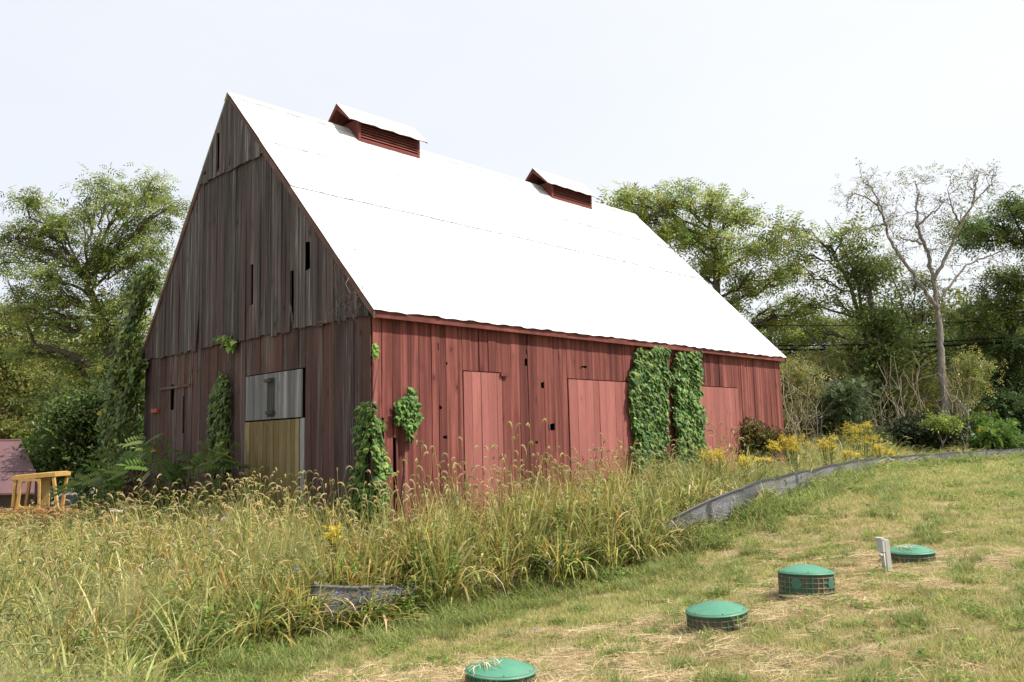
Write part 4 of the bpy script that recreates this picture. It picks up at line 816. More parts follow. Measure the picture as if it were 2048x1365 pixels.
for k, (p, (px, py, Y, h)) in enumerate(zip(RISP, RIS)):
    zg = float(gz(p[0], p[1])); zt_ = p[2]; R_ = .315; base = np.array([p[0], p[1], zg]); h = zt_-zg
    rt_ = empty("septic_riser", tuple(base), rng.uniform(0, 6) if k != 2 else 0, label=RL[k], cat="septic lid", group="green tank risers in the lawn"); rt_.rotation_euler.x = (.0, -.05, -.05, -.02)[k]; rt_.rotation_euler.y = (.03, .02, .02, -.01)[k]
    l = MB(); pr = [(.0005, h+.084)]+[(R_*(i/14), h+.002+.082*(1-(i/14)**1.8)) for i in range(1, 15)]+[(R_+.003, h-.003), (R_+.002, h-.012), (R_-.006, h-.014), (R_-.03, h-.014)]
    lathe(l, pr, 64)
    ld = l.build("lid", M_LID, rt_, smooth=True)
    rr_ = MB(); lathe(rr_, [(R_-.020, h+.0125), (R_-.016, h+.0145), (R_-.012, h+.0085)], 64); rr_.build("rim_groove", M_RIS, ld, smooth=True)
    bt = MB()
    for i in range(6):
        a_ = i*math.pi/3+.3; rr0 = R_-.03; lathe_c = np.array([rr0*math.cos(a_), rr0*math.sin(a_), 0]); tmp = MB(); lathe(tmp, [(.0001, h+.026), (.007, h+.025), (.008, h+.012)], 8); bt.add(tmp.v[0]+lathe_c, tmp.f[0])
        bb = tmp
    for vv, ff in zip(bt.v, bt.f):
        s1_ = MB(); s1_.add(vv, ff-ff.min()); s1_.build("bolt", M_RIB, ld, smooth=True)
    wl = MB(); lathe(wl, [(R_-.02, h-.02), (R_-.022, -.12)], 64); wb = wl.build("riser_wall", M_RIS, rt_, smooth=True)
    rb = MB()
    for z in np.arange(-.02, h-.03, .055): lathe(rb, [(R_-.022, z-.004), (R_-.004, z-.004), (R_-.004, z+.004), (R_-.022, z+.004)], 64)
    for i in range(30):
        a_ = i*2*math.pi/30
        if k == 2 and (abs((a_-(-.85)+math.pi) % (2*math.pi)-math.pi) < .22 or abs((a_-(-2.25)+math.pi) % (2*math.pi)-math.pi) < .2): continue
        c_, s_ = math.cos(a_), math.sin(a_); e = np.array([-s_, c_, 0])*.004; A0 = np.array([c_, s_, 0])
        pA, pB = A0*(R_-.024), A0*(R_-.005)
        rb.hexa([pA-e+np.array([0, 0, -.1]), pB-e+np.array([0, 0, -.1]), pB+e+np.array([0, 0, -.1]), pA+e+np.array([0, 0, -.1]), pA-e+np.array([0, 0, h-.03]), pB-e+np.array([0, 0, h-.03]), pB+e+np.array([0, 0, h-.03]), pA+e+np.array([0, 0, h-.03])])
    rb.build("rib_grid", M_RIB, wb)
    if k == 2:
        for a_ in (-.85, -2.25):
            kn = MB(); th = np.linspace(0, 2*math.pi, 25)[:-1]; ring = [(R_-.003, a_+.062*math.cos(t)/R_, .14+.062*math.sin(t)) for t in th]
            V = [(r*math.cos(aa), r*math.sin(aa), z) for r, aa, z in ring]+[((R_-.03)*math.cos(aa), (R_-.03)*math.sin(aa), z) for r, aa, z in ring]+[((R_+.001)*math.cos(a_), (R_+.001)*math.sin(a_), .14)]
            F = [(i, (i+1) % 24, 24+(i+1) % 24, 24+i) for i in range(24)]+[(48, (i+1) % 24, i, i) for i in range(24)]; kn.add(V, F); kn.build("knockout", M_KN, wb)
# ------------------------------------------------------------------ utility post and box
M_GP = simple("grey_plastic", (.38, .37, .33), (.46, .45, .41), rough=.6); M_WP = simple("white_plastic", (.42, .43, .43), (.5, .5, .5), rough=.5)
pb = P(1772, 1112, 11.0); pb[2] = float(gz(pb[0], pb[1])); ptop = P(1768, 1076, 11.0)[2]-pb[2]
up = empty("utility_post", tuple(pb), .35, label="short pale utility post with a white junction box leaning beside a riser", cat="utility post"); up.rotation_euler.y = -.04
def rbox(mb, a, b_, r=.006):
    mb.box((a[0]+r, a[1], a[2]), (b_[0]-r, b_[1], b_[2]-r)); mb.box((a[0], a[1]+r, a[2]+.001), (b_[0], b_[1]-r, b_[2]-r-.001)); mb.box((a[0]+r, a[1]+r, b_[2]-r), (b_[0]-r, b_[1]-r, b_[2]))
q = MB(); rbox(q, (-.035, -.05, -.3), (.045, .05, ptop-.02)); q.build("post", M_GP, up)
q = MB(); rbox(q, (-.085, -.055, ptop-.17), (-.037, .055, ptop+.005)); bx = q.build("junction_box", M_WP, up)
q = MB(); q.box((-.095, -.06, ptop-.012), (-.04, .06, ptop+.012)); q.build("box_cover", M_WP, bx)
q = MB(); q.tube([(-.06, -.04, -.2), (-.06, -.04, ptop-.17)], .012, 8); q.build("conduit", M_GP, up, smooth=True)
q = MB(); q.tube([(-.085, -.03, ptop-.2), (-.13, -.045, ptop-.2)], [.018, .02], 10); q.build("knob", M_WP, up, smooth=True)
pc = P(1474, 1247, 8.7); pc[2] = float(gz(pc[0], pc[1]))+.03
q = MB(); q.hexa([(-.05, -.02, 0), (.04, -.03, .005), (.05, .03, .01), (-.03, .03, 0), (-.04, -.015, .012), (.03, -.02, .03), (.04, .02, .025), (-.03, .02, .012)]); o = q.build("paper_scrap", simple("paper", (.7, .7, .68)), None); o.location = tuple(pc); tag(o, "small white scrap of litter beside the second riser's foot", "litter")
# ------------------------------------------------------------------ shed at the left
M_MAR = simple("maroon_metal", (.115, .055, .06), (.15, .075, .08), scale=1.3, rough=.55, bmp=.01); M_SW = simple("shed_boards", (.06, .045, .04), (.1, .075, .065), scale=3, rough=.9)
Ys = 31.; ra = P(42, 881, Ys); rl = P(-160, 884, Ys-.5); eb = P(90, 985, Ys-2.6); el = P(-170, 990, Ys-3.1); sb_ = gp(20, Ys)
shed = empty("shed", tuple(sb_), label="old shed with dull maroon metal roof at the left photo edge", cat="shed")
bk = ra*2-eb; bk[2] = eb[2]; bkl = rl*2-el; bkl[2] = el[2]; th = np.array([0, 0, -.06])
q = MB(); q.hexa(np.array([el+th, eb+th, ra+th, rl+th, el, eb, ra, rl])-sb_); q.hexa(np.array([bkl+th, bk+th, ra+th+(0, .003, 0), rl+th+(0, .003, 0), bkl, bk, ra, rl])-sb_)
rf = q.build("roof", M_MAR, shed)
q = MB(); d = ra-rl; 
for t_ in (.3,): 
    a_ = ra+(eb-ra)*.62; c_ = rl+(el-rl)*.62; up_ = np.array([0, -.01, .015]); q.hexa(np.array([c_, a_, a_+(0, .06, .05), c_+(0, .06, .05), c_+up_, a_+up_, a_+up_+(0, .06, .05), c_+up_+(0, .06, .05)])-sb_)
q.tube([rl-sb_, ra-sb_], .05, 6); q.build("roof_lap", M_MAR, rf)
f1 = eb+(ra-eb)*.12; f2 = bk+(ra-bk)*.12; g1_ = f1.copy(); g1_[2] = sb_[2]-.5; g2_ = f2.copy(); g2_[2] = sb_[2]-.5; ins = np.array([-.25, 0, 0]); le = el+(rl-el)*.12; lg = le.copy(); lg[2] = sb_[2]-.5; lb_ = bkl+(rl-bkl)*.12; lbg = lb_.copy(); lbg[2] = sb_[2]-.5
dn = np.array([0, 0, -.08]); q = MB(); A4 = [lg, g1_+ins, g2_+ins, lbg]; B4 = [le+dn, f1+ins+dn, f2+ins+dn, lb_+dn]; q.hexa(np.array(A4+B4)-sb_)
rp = ra+ins+dn; q.add(np.array([f1+ins+dn, f2+ins+dn, rp])-sb_, [(0, 1, 2)]); q.build("wall", M_SW, shed)
# ------------------------------------------------------------------ yellow loader
M_YEL = simple("faded_yellow_paint", (.40, .23, .06), (.52, .32, .10), scale=6, rough=.6); M_RUST = simple("rusty_yellow", (.2, .08, .025), (.42, .2, .05), scale=3, rough=.85, bmp=.01)
M_BLK = simple("black_rubber", (.02, .02, .02), (.035, .033, .03), rough=.85); M_INT = simple("cab_inner_panel", (.36, .25, .08), (.3, .2, .07), rough=.7)
Yl = 22.; lb = gp(85, Yl); sc = Yl/FPX     # one photo pixel in metres at the cab
zr = P(85, 948, Yl)[2]-lb[2]; 
ldr = empty("loader", tuple(lb), math.radians(0), label="abandoned yellow loader with open cab sunk in the tall grass", cat="construction machine")
X = lambda px: (px-85)*sc
def zz_(py): return P(85, py, Yl)[2]-lb[2]
q = MB(); q.hexa([(X(28), 0, zz_(959)), (X(112), 0, zz_(954)), (X(112), .8, zz_(954)), (X(28), .8, zz_(959)), (X(28), 0, zz_(951)), (X(112), 0, zz_(946)), (X(112), .8, zz_(946)), (X(28), .8, zz_(951))]); q.hexa([(X(29), .02, zz_(950.8)), (X(111), .02, zz_(945.8)), (X(111), .78, zz_(945.8)), (X(29), .78, zz_(950.8)), (X(33), .06, zz_(949.6)), (X(106), .06, zz_(944.6)), (X(106), .74, zz_(944.6)), (X(33), .74, zz_(949.6))])
q.build("cab_roof", M_YEL, ldr)
def bar(mb, a, b_, w=.035, d=.035):
    (x0, y0, z0), (x1, y1, z1_) = a, b_; mb.hexa([(x0-w, y0-d, z0), (x0+w, y0-d, z0), (x0+w, y0+d, z0), (x0-w, y0+d, z0), (x1-w, y1-d, z1_), (x1+w, y1-d, z1_), (x1+w, y1+d, z1_), (x1-w, y1+d, z1_)])
for (xa, xb, y_) in ((30, 33, .05), (108, 120, .05), (98, 106, .75), (24, 31, .75)):
    q = MB(); bar(q, (X(xb if xa > 100 else xa-1), y_, zz_(1032)), (X(xa if xa > 100 else xb), y_, zz_(956))); q.build("cab_post", M_YEL, ldr)
# door frame with rounded window opening
def ringpoly(x0t, x1t, x0b, x1b, zt, zb, rad, n_=5):
    out = []
    cs = [(x1t, zt, 0), (x0t, zt, 1), (x0b, zb, 2), (x1b, zb, 3)]; sg = [(-1, -1), (1, -1), (1, 1), (-1, 1)]
    for (x, z, k), (sx_, sz_) in zip(cs, sg):
        cx_, cz_ = x+sx_*rad, z+sz_*rad
        for i in range(n_+1):
            a_ = math.pi/2*(k+i/n_); out.append((cx_+rad*math.cos(a_), cz_+rad*math.sin(a_)))
    return out
od = ringpoly(X(42), X(84), X(38), X(85), zz_(958), zz_(1018), .02); idn = ringpoly(X(47), X(80), X(44), X(81), zz_(962), zz_(1012), .07)
nn = len(od); V = [(x, -.02, z) for x, z in od]+[(x, -.02, z) for x, z in idn]+[(x, .03, z) for x, z in od]+[(x, .03, z) for x, z in idn]
F = []
for i in range(nn):
    j = (i+1) % nn; F += [(i, j, nn+j, nn+i), (2*nn+i, 3*nn+i, 3*nn+j, 2*nn+j), (i, 2*nn+i, 2*nn+j, j), (nn+i, nn+j, 3*nn+j, 3*nn+i)]
q = MB(); q.add(V, F); dr = q.build("cab_door", M_YEL, ldr)
q = MB(); q.tube([(X(90), -.03, zz_(985)), (X(90), -.07, zz_(988)), (X(90), -.07, zz_(996)), (X(90), -.03, zz_(999))], .01, 6); q.build("handle", M_BLK, dr, smooth=True)
q = MB(); q.box((X(70), .25, zz_(1025)), (X(92), .3, zz_(957))); q.build("inner_panel", M_INT, ldr)
q = MB(); q.box((X(48), .5, zz_(1030)), (X(68), .95, zz_(1012))); q.box((X(48), .8, zz_(1012)), (X(68), .95, zz_(975))); q.build("seat", M_BLK, ldr)
q = MB(); q.box((X(30), 1.0, zz_(1030)), (X(60), 1.04, zz_(957))); q.build("rear_panel", simple("dark_red_brown", (.05, .02, .018)), ldr)
q = MB(); q.hexa([(X(-60), -.15, zz_(1075)), (X(100), -.15, zz_(1075)), (X(100), 1.2, zz_(1075)), (X(-60), 1.2, zz_(1075)), (X(-60), -.15, zz_(1022)), (X(98), -.1, zz_(1019)), (X(98), 1.15, zz_(1019)), (X(-60), 1.2, zz_(1022))]); q.build("body", M_RUST, ldr)
q = MB(); q.box((X(-70), -.3, zz_(1033)), (X(42), -.16, zz_(1024))); q.build("side_step", M_YEL, ldr)
q = MB(); q.hexa([(X(101), .1, zz_(1070)), (X(168), .2, zz_(1065)), (X(168), .9, zz_(1065)), (X(101), 1., zz_(1070)), (X(101), .1, zz_(1022)), (X(165), .25, zz_(1030)), (X(165), .85, zz_(1030)), (X(101), 1., zz_(1022))]); q.build("engine_hood", M_RUST, ldr)
for y_ in (-.05, 1.15):
    q = MB(); q.hexa([(X(108), y_-.05, zz_(1040)), (X(180), y_-.05, zz_(1052)), (X(180), y_+.05, zz_(1052)), (X(108), y_+.05, zz_(1040)), (X(108), y_-.05, zz_(1028)), (X(180), y_-.05, zz_(1036)), (X(180), y_+.05, zz_(1036)), (X(108), y_+.05, zz_(1028))]); q.build("lift_arm", M_RUST, ldr)
for x_ in (-20, 75):
    for y_ in (-.3, 1.35):
        q = MB(); R_ = .42; prof = [(.001, -.13), (R_*.5, -.13), (R_*.55, -.10), (R_*.9, -.13), (R_, -.08), (R_, .08), (R_*.9, .13), (R_*.55, .10), (R_*.5, .13), (.001, .13)]; lathe(q, prof, 28)
        wv = q.v[0]; q.v[0] = np.stack([wv[:, 0], wv[:, 2], wv[:, 1]], -1); wh = q.build("wheel", M_BLK, ldr, smooth=True); wh.location = (X(x_), y_, R_-.08)
# ------------------------------------------------------------------ car half hidden in the weeds
M_CAR = simple("silver_paint", (.42, .44, .46), (.38, .4, .42), rough=.3, metal=.6); M_GL = simple("dark_car_glass", (.03, .04, .05), rough=.08); M_CHR = simple("chrome_trim", (.7, .7, .7), rough=.15, metal=1)
Yc = 27.; cb = gp(205, Yc); zc = P(205, 985, Yc)[2]-cb[2]
car = empty("parked_car", tuple(cb), math.radians(15), label="silver parked car nearly hidden by weeds left of the barn", cat="car"); hc = max(1.2, zc)
def section(x, w, z0, z1_): return [(x, -w, z0), (x, w, z0), (x, w*.96, z1_), (x, -w*.96, z1_)]
def loft(mb, secs):
    V = sum(secs, []); F = []
    for i in range(len(secs)-1):
        for j in range(4): F.append((i*4+j, i*4+(j+1) % 4, (i+1)*4+(j+1) % 4, (i+1)*4+j))
    k = (len(secs)-1)*4; F += [(3, 2, 1, 0), (k, k+1, k+2, k+3)]; mb.add(V, F)
q = MB(); bh = hc*.62; loft(q, [section(-2.1, .7, .4, bh*.8), section(-1.9, .82, .28, bh*.95), section(-1.2, .88, .24, bh), section(.9, .88, .24, bh), section(1.8, .84, .28, bh*.86), section(2.1, .72, .4, bh*.7)]); body = q.build("body", M_CAR, car)
q = MB(); loft(q, [section(-1.5, .72, bh-.01, bh+.01), section(-1.0, .66, bh-.01, hc), section(.2, .66, bh-.01, hc), section(.95, .74, bh-.01, bh+.01)]); cab_ = q.build("cabin_glass", M_GL, car)
q = MB(); loft(q, [section(-1.02, .63, hc-.004, hc+.025), section(.22, .63, hc-.004, hc+.025)]); q.build("roof", M_CAR, car)
for s_ in (-1, 1):
    q = MB(); q.tube([(-1.5, s_*.74, bh+.01), (-1.0, s_*.67, hc+.005), (.2, s_*.67, hc+.005), (.95, s_*.76, bh+.01)], .022, 6); q.build("window_trim", M_CHR, cab_, smooth=True)
    for x_ in (-1.3, 1.3):
        q = MB(); R_ = .31; lathe(q, [(.001, -.09), (R_*.6, -.09), (R_*.95, -.1), (R_, -.06), (R_, .06), (R_*.95, .1), (.001, .09)], 24); wv = q.v[0]; q.v[0] = np.stack([wv[:, 0], wv[:, 2], wv[:, 1]], -1); wh = q.build("wheel", M_BLK, car, smooth=True); wh.location = (x_, s_*.8, R_)
pa, pe = P(220, 1023, 15), P(246, 1023, 15.1); q = MB(); pm = (pa+pe)/2; q.tube([pa-pm, pe-pm], .022, 8); q.tube([(0, 0, 0), (0, 0, -.9)], .012, 6)
o = q.build("pipe_rail", M_WP, None, smooth=True); o.location = tuple(pm); tag(o, "short white pipe rail poking out of the tall grass at left", "pipe")
# ------------------------------------------------------------------ scatter through geometry nodes
protos = {}
def proto_collection(name, objs):
    c = bpy.data.collections.new(name)
    for i, o in enumerate(objs): o.name = "%s_%02d" % (name, i); c.objects.link(o)
    return c
def scatter(name, label, cat, coll, pos, rot, scl, pick, mat):
    me = bpy.data.meshes.new(name); me.vertices.add(len(pos)); me.vertices.foreach_set("co", np.asarray(pos, np.float32).ravel()); me.update()
    for nm, ty_, dat, key in (("rot", 'FLOAT_VECTOR', rot, "vector"), ("scl", 'FLOAT_VECTOR', scl, "vector"), ("pick", 'INT', pick, "value")):
        a = me.attributes.new(nm, ty_, 'POINT'); a.data.foreach_set(key, np.asarray(dat, np.int32 if ty_ == 'INT' else np.float32).ravel())
    me.materials.append(mat)
    o = bpy.data.objects.new(name, me); link(o); tag(o, label, cat, kind="stuff")
    ng = bpy.data.node_groups.new(name, 'GeometryNodeTree'); ng.interface.new_socket("Geometry", in_out='INPUT', socket_type='NodeSocketGeometry'); ng.interface.new_socket("Geometry", in_out='OUTPUT', socket_type='NodeSocketGeometry')
    gi = ng.nodes.new("NodeGroupInput"); go = ng.nodes.new("NodeGroupOutput"); ip = ng.nodes.new("GeometryNodeInstanceOnPoints"); ci = ng.nodes.new("GeometryNodeCollectionInfo")
    ci.inputs["Collection"].default_value = coll; ci.inputs["Separate Children"].default_value = True; ci.inputs["Reset Children"].default_value = True
    ip.inputs["Pick Instance"].default_value = True
    def na(nm, t):
        x = ng.nodes.new("GeometryNodeInputNamedAttribute"); x.data_type = t; x.inputs[0].default_value = nm; return x.outputs[0]
    ng.links.new(gi.outputs[0], ip.inputs["Points"]); ng.links.new(ci.outputs[0], ip.inputs["Instance"]); ng.links.new(na("pick", 'INT'), ip.inputs["Instance Index"])
    e2r = ng.nodes.new("FunctionNodeEulerToRotation"); ng.links.new(na("rot", 'FLOAT_VECTOR'), e2r.inputs[0]); ng.links.new(e2r.outputs[0], ip.inputs["Rotation"]); ng.links.new(na("scl", 'FLOAT_VECTOR'), ip.inputs["Scale"])
    ng.links.new(ip.outputs[0], go.inputs[0]); md = o.modifiers.new("scatter", 'NODES'); md.node_group = ng; return o
def blades(mb, n_, rad, L0, L1, wdt, cols, rg, lean=.25, droop=.6, seg=5, wts=None, base=None):
    """curved grass blades as strips"""
    r = rad*np.sqrt(rg.random(n_)); a = rg.uniform(0, 6.283, n_); b0_ = np.stack([r*np.cos(a), r*np.sin(a), np.zeros(n_)], -1) if base is None else base
    az = rg.uniform(0, 6.283, n_); L_ = rg.uniform(L0, L1, n_); le = np.abs(rg.normal(size=n_))*lean; dr_ = droop*rg.uniform(.3, 1.4, n_)
    t = np.linspace(0, 1, seg+1); ang = le[:, None]+dr_[:, None]*t[None]**1.5; ds = L_[:, None]/seg
    hx_ = np.cumsum(np.sin(ang)*ds, 1)-np.sin(ang[:, :1])*ds; hz_ = np.cumsum(np.cos(ang)*ds, 1)-np.cos(ang[:, :1])*ds
    cx_ = b0_[:, None]+np.stack([hx_*np.cos(az)[:, None], hx_*np.sin(az)[:, None], hz_], -1)
    tw = az+math.pi/2+rg.normal(size=n_)*.5; sd = np.stack([np.cos(tw), np.sin(tw), rg.normal(size=n_)*.15], -1)
    wd = wdt*rg.uniform(.6, 1.3, n_); prof = np.array([.7]+[1.]*(seg-2)+[.65, .04])[:seg+1]
    V = np.stack([cx_-sd[:, None]*(wd[:, None]*prof)[..., None]/2, cx_+sd[:, None]*(wd[:, None]*prof)[..., None]/2], 2)    # n,seg+1,2,3
    k = (seg+1)*2; i = np.arange(seg)*2; Fq = np.stack([i, i+1, i+3, i+2], -1); F = (Fq[None]+(np.arange(n_)*k)[:, None, None]).reshape(-1, 4)
    mb.add(V.reshape(-1, 3), F, np.repeat(palette(cols, n_, .14, rg, wts), k, axis=0)); return cx_
GR = [(.25, .29, .075), (.34, .36, .10), (.19, .23, .06)]; YL = [(.56, .50, .17), (.50, .47, .16), (.62, .55, .24)]; OR = [(.56, .36, .10), (.48, .27, .08)]; STR = [(.62, .52, .30), (.58, .46, .25), (.68, .60, .40)]
SGE = [(.38, .40, .16), (.44, .43, .18), (.31, .35, .13)]
def foxtail(mb, n_, rad, H0, H1, rg, hcols, scols):
    for _ in range(n_):
        r = rad*math.sqrt(rg.random()); a = rg.uniform(0, 6.28); az = rg.uniform(0, 6.28); H = rg.uniform(H0, H1); le = abs(rg.normal())*.12
        ns = 7; ang = le+np.linspace(0, 1, ns)**2*.35; ds = H/ns; x = np.cumsum(np.sin(ang)*ds); z = np.cumsum(np.cos(ang)*ds)
        hl = rg.uniform(.09, .16); nh = 6; a2 = ang[-1]+np.linspace(.15, rg.uniform(1.2, 2.5), nh); x2 = x[-1]+np.cumsum(np.sin(a2)*hl/nh); z2 = z[-1]+np.cumsum(np.cos(a2)*hl/nh)
        f = lambda X_, Z_: np.stack([r*math.cos(a)+X_*math.cos(az), r*math.sin(a)+X_*math.sin(az), Z_], -1)
        mb.tube(f(np.r_[0, x], np.r_[0, z]), .0022, 3, c=palette(scols, 1, .1, rg)[0], cap=False)
        hp = f(np.r_[x[-1], x2], np.r_[z[-1], z2]); hc_ = palette(hcols, 1, .1, rg)[0]
        mb.tube(hp, np.array([.004, .0085, .0095, .009, .0085, .007, .003]), 5, c=hc_*.85, cap=False)
        nh_ = 34; tt = rg.uniform(.3, 5.9, nh_); q_ = np.stack([np.interp(tt, np.arange(7), hp[:, k]) for k in range(3)], -1); d = norm(rg.normal(size=(nh_, 3)))
        stamp(mb, np.array([(0, -.05, 0), (0, .05, 0), (1, 0, 0)]), np.array([(0, 1, 2, 2)]), q_+d*.006, d, rg.normal(size=(nh_, 3)), np.full(nh_, .016), np.repeat(hc_[None]*1.15, nh_, 0))
def panicle(mb, n_, rad, H0, H1, rg, cols):
    for _ in range(n_):
        r = rad*math.sqrt(rg.random()); a = rg.uniform(0, 6.28); az = rg.uniform(0, 6.28); H = rg.uniform(H0, H1); le = abs(rg.normal())*.25
        top = np.array([r*math.cos(a)+math.sin(le)*H*math.cos(az), r*math.sin(a)+math.sin(le)*H*math.sin(az), H*math.cos(le)]); b_ = np.array([r*math.cos(a), r*math.sin(a), 0])
        col = palette(cols, 1, .1, rg)[0]; mb.tube(curve(b_, top, 0, .06, 5, rg), [.002, .002, .0016, .0012, .001], 3, c=col, cap=False)
        m_ = 26; s0 = b_+(top-b_)*rg.uniform(.6, .98, (m_, 1)); d = norm(rg.normal(size=(m_, 3))+np.array([0, 0, .35])); l = rg.uniform(.06, .2, m_)
        stamp(mb, np.array([(0, -.005, 0), (0, .005, 0), (1, .004, -.04), (1, -.004, -.04)]), np.array([(0, 1, 2, 3)]), s0, d, rg.normal(size=(m_, 3)), l, np.repeat(col[None], m_, 0))
        k_ = 2; e = np.repeat(s0+d*l[:, None], k_, 0)+rg.normal(size=(m_*k_, 3))*.008
        stamp(mb, LEAF_V, LEAF_F, e, rg.normal(size=(m_*k_, 3)), rg.normal(size=(m_*k_, 3)), np.full(m_*k_, .009), np.repeat(col[None]*1.2, m_*k_, 0))
TP = []
for k in range(17):
    rg = np.random.default_rng(500+k); q = MB()
    if k < 4:      # golden foxtail
        blades(q, 30, .17, .6, 1.15, .021, YL+OR+GR[:2], rg, .22, 1.2, wts=[.2, .19, .16, .07, .05, .2, .13]); blades(q, 18, .18, .25, .6, .011, OR+YL+STR, rg, .5, 1.3); foxtail(q, 4, .15, .85, 1.3, rg, YL+STR[:2]+SGE[:1], YL+GR)
    elif k < 8:    # greener foxtail
        blades(q, 34, .18, .55, 1.1, .019, GR+SGE+YL[:2]+[(.09, .13, .035)], rg, .25, 1.1); blades(q, 16, .18, .25, .6, .01, GR+STR[:2], rg, .5, 1.2); foxtail(q, 3, .15, .85, 1.25, rg, SGE+YL[1:2], GR+SGE)
    elif k < 11:   # wispy panicle grass
        blades(q, 44, .18, .4, .85, .007, GR+SGE, rg, .35, 1.0); panicle(q, 9, .15, .6, 1.0, rg, SGE+STR[:1])
    elif k >= 14:  # broad arching blades, no heads
        blades(q, 32, .17, .5, 1.0, .016, GR+YL[:2]+[(.09, .13, .035)], rg, .35, 1.4); blades(q, 11, .15, .7, 1.15, .027, YL+STR[:1]+GR[1:2]+OR[:1], rg, .2, 1.9, seg=7); blades(q, 14, .18, .2, .5, .01, STR+OR, rg, .6, 1.2)
    else:          # leafy green weeds
        blades(q, 26, .16, .3, .7, .009, GR, rg, .3, .9); st_ = 5
        for _ in range(st_):
            t_ = np.array([rg.normal()*.13, rg.normal()*.13, rg.uniform(.35, .8)]); kk = curve(np.array([t_[0]*.5, t_[1]*.5, 0]), t_, 0, .1, 8, rg); q.tube(kk, .003, 3, c=GR[0], cap=False)
            p = np.repeat(kk[2:], 6, 0)+rg.normal(size=(36, 3))*.02; stamp(q, LEAF_V, LEAF_F, p, rg.normal(size=(36, 3))*np.array([1, 1, .4]), rg.normal(size=(36, 3))*.4+np.array([0, 0, 1.]), rg.uniform(.05, .1, 36), palette(BRIGHT+GR, 36, .12, rg))
    TP.append(q.build("tall_tuft", M_GRASS, link_=False))
C_T = proto_collection("tall_tufts", TP)
LP = []
for k in range(10):
    rg = np.random.default_rng(600+k); q = MB()
    if k < 5: blades(q, 60, .13, .035, .11, .0042, [(.23, .28, .075), (.33, .35, .105), (.46, .42, .16), (.62, .51, .27)], rg, .6, 1.0, seg=3, wts=[.25, .3, .25, .2])
    elif k < 7: blades(q, 70, .11, .07, .2, .0055, [(.19, .25, .07), (.25, .30, .09), (.35, .35, .13)], rg, .5, 1.1, seg=4)
    else: blades(q, 60, .14, .03, .09, .004, [(.56, .46, .25), (.46, .34, .16), (.34, .31, .13), (.62, .52, .33)], rg, .9, .8, seg=3)
    LP.append(q.build("lawn_tuft", M_GRASS, link_=False))
for k in range(3):    # broad leafy low weeds
    rg = np.random.default_rng(650+k); q = MB(); n_ = 46; r = .11*np.sqrt(rg.random(n_)); a_ = rg.uniform(0, 6.28, n_); p = np.stack([r*np.cos(a_), r*np.sin(a_), rg.uniform(.01, .07, n_)], -1)
    stamp(q, LEAF_V*np.array([1, 1.2, 1]), LEAF_F, p, rg.normal(size=(n_, 3))*np.array([1, 1, .3]), rg.normal(size=(n_, 3))*.4+np.array([0, 0, 1.]), rg.uniform(.025, .05, n_), palette(BRIGHT+GR, n_, .12, rg)); blades(q, 14, .1, .04, .1, .004, GR, rg, .5, .8, seg=3)
    LP.append(q.build("lawn_tuft", M_GRASS, link_=False))
C_L = proto_collection("lawn_tufts", LP)
SP = []
for k in range(5):    # loose straw lying flat
    rg = np.random.default_rng(700+k); q = MB(); n_ = 90; r = .17*np.sqrt(rg.random(n_)); a_ = rg.uniform(0, 6.28, n_); p = np.stack([r*np.cos(a_), r*np.sin(a_), rg.uniform(.008, .035, n_)], -1)
    d = rg.normal(size=(n_, 3)); d[:, 2] = rg.normal(size=n_)*.12; main = rg.normal(size=3)*np.array([1, 1, 0]); d += main*.8
    T = np.array([(0, -.008, 0), (0, .008, 0), (.33, .009, .015), (.33, -.009, .015), (.68, .008, .01), (.68, -.008, .01), (1, .004, -.01), (1, -.004, -.01)])
    stamp(q, T, np.array([(0, 1, 2, 3), (3, 2, 4, 5), (5, 4, 6, 7)]), p, d, rg.normal(size=(n_, 3))*.5+np.array([0, 0, 1.]), rg.uniform(.07, .2, n_), palette([(.56, .44, .25), (.48, .36, .20), (.62, .52, .33), (.35, .24, .13)], n_, .12, rg))
    SP.append(q.build("straw_bunch", M_STRAW, link_=False))
C_S = proto_collection("straw_bunches", SP)
# near edge of the tall grass, as ground points
EDGE = [hit(*p)[:2] for p in ((300, 1400), (395, 1350), (470, 1318), (560, 1290), (630, 1268), (760, 1258), (900, 1228), (1010, 1194), (1150, 1168), (1280, 1132), (1370, 1092), (1420, 1060))]
fl_ = np.stack([fx, fy], -1)[sF > np.interp(1440, [f[0] for f in FENCE_PX], cum)]
EDGE = [np.array([-1.6, 3.0])]+EDGE+[f for f in fl_[::8]]; EDGE = np.array(EDGE)
TALL = np.concatenate([EDGE, [[40, 60], [-60, 60], [-30, 3.0]]])
def smp(n_, x0, x1, y0, y1, rg): return rg.uniform((x0, y0), (x1, y1), (n_, 2))
def frame_ok(x, y, mg=60):
    d = np.stack([x, y, gz(x, y)-EYE], -1); f = d@FW; px = 1024+FPX*(d@RT)/np.maximum(f, .1); py = 682.5-FPX*(d@UP)/np.maximum(f, .1); return (f > 2) & (px > -mg*3) & (px < 2048+mg*3) & (py < 1365+500*6/np.maximum(f, 1)), px, py
def inbarn(x, y, m_=.05):
    dx = x-BC[0]; dy = y-BC[1]; a_ = dx*uu[0]+dy*uu[1]; b_ = dx*gg[0]+dy*gg[1]; return (a_ > -m_) & (a_ < LW+m_) & (b_ > -m_) & (b_ < WW+m_)
def edist(x, y):
    P0 = EDGE[:-1]; D = EDGE[1:]-P0; q = np.stack([x, y], -1)[:, None]-P0[None]; t = np.clip((q*D).sum(-1)/(D*D).sum(-1), 0, 1); return np.sqrt(((q-t[..., None]*D)**2).sum(-1)).min(1)
rg = np.random.default_rng(42)
lay = []
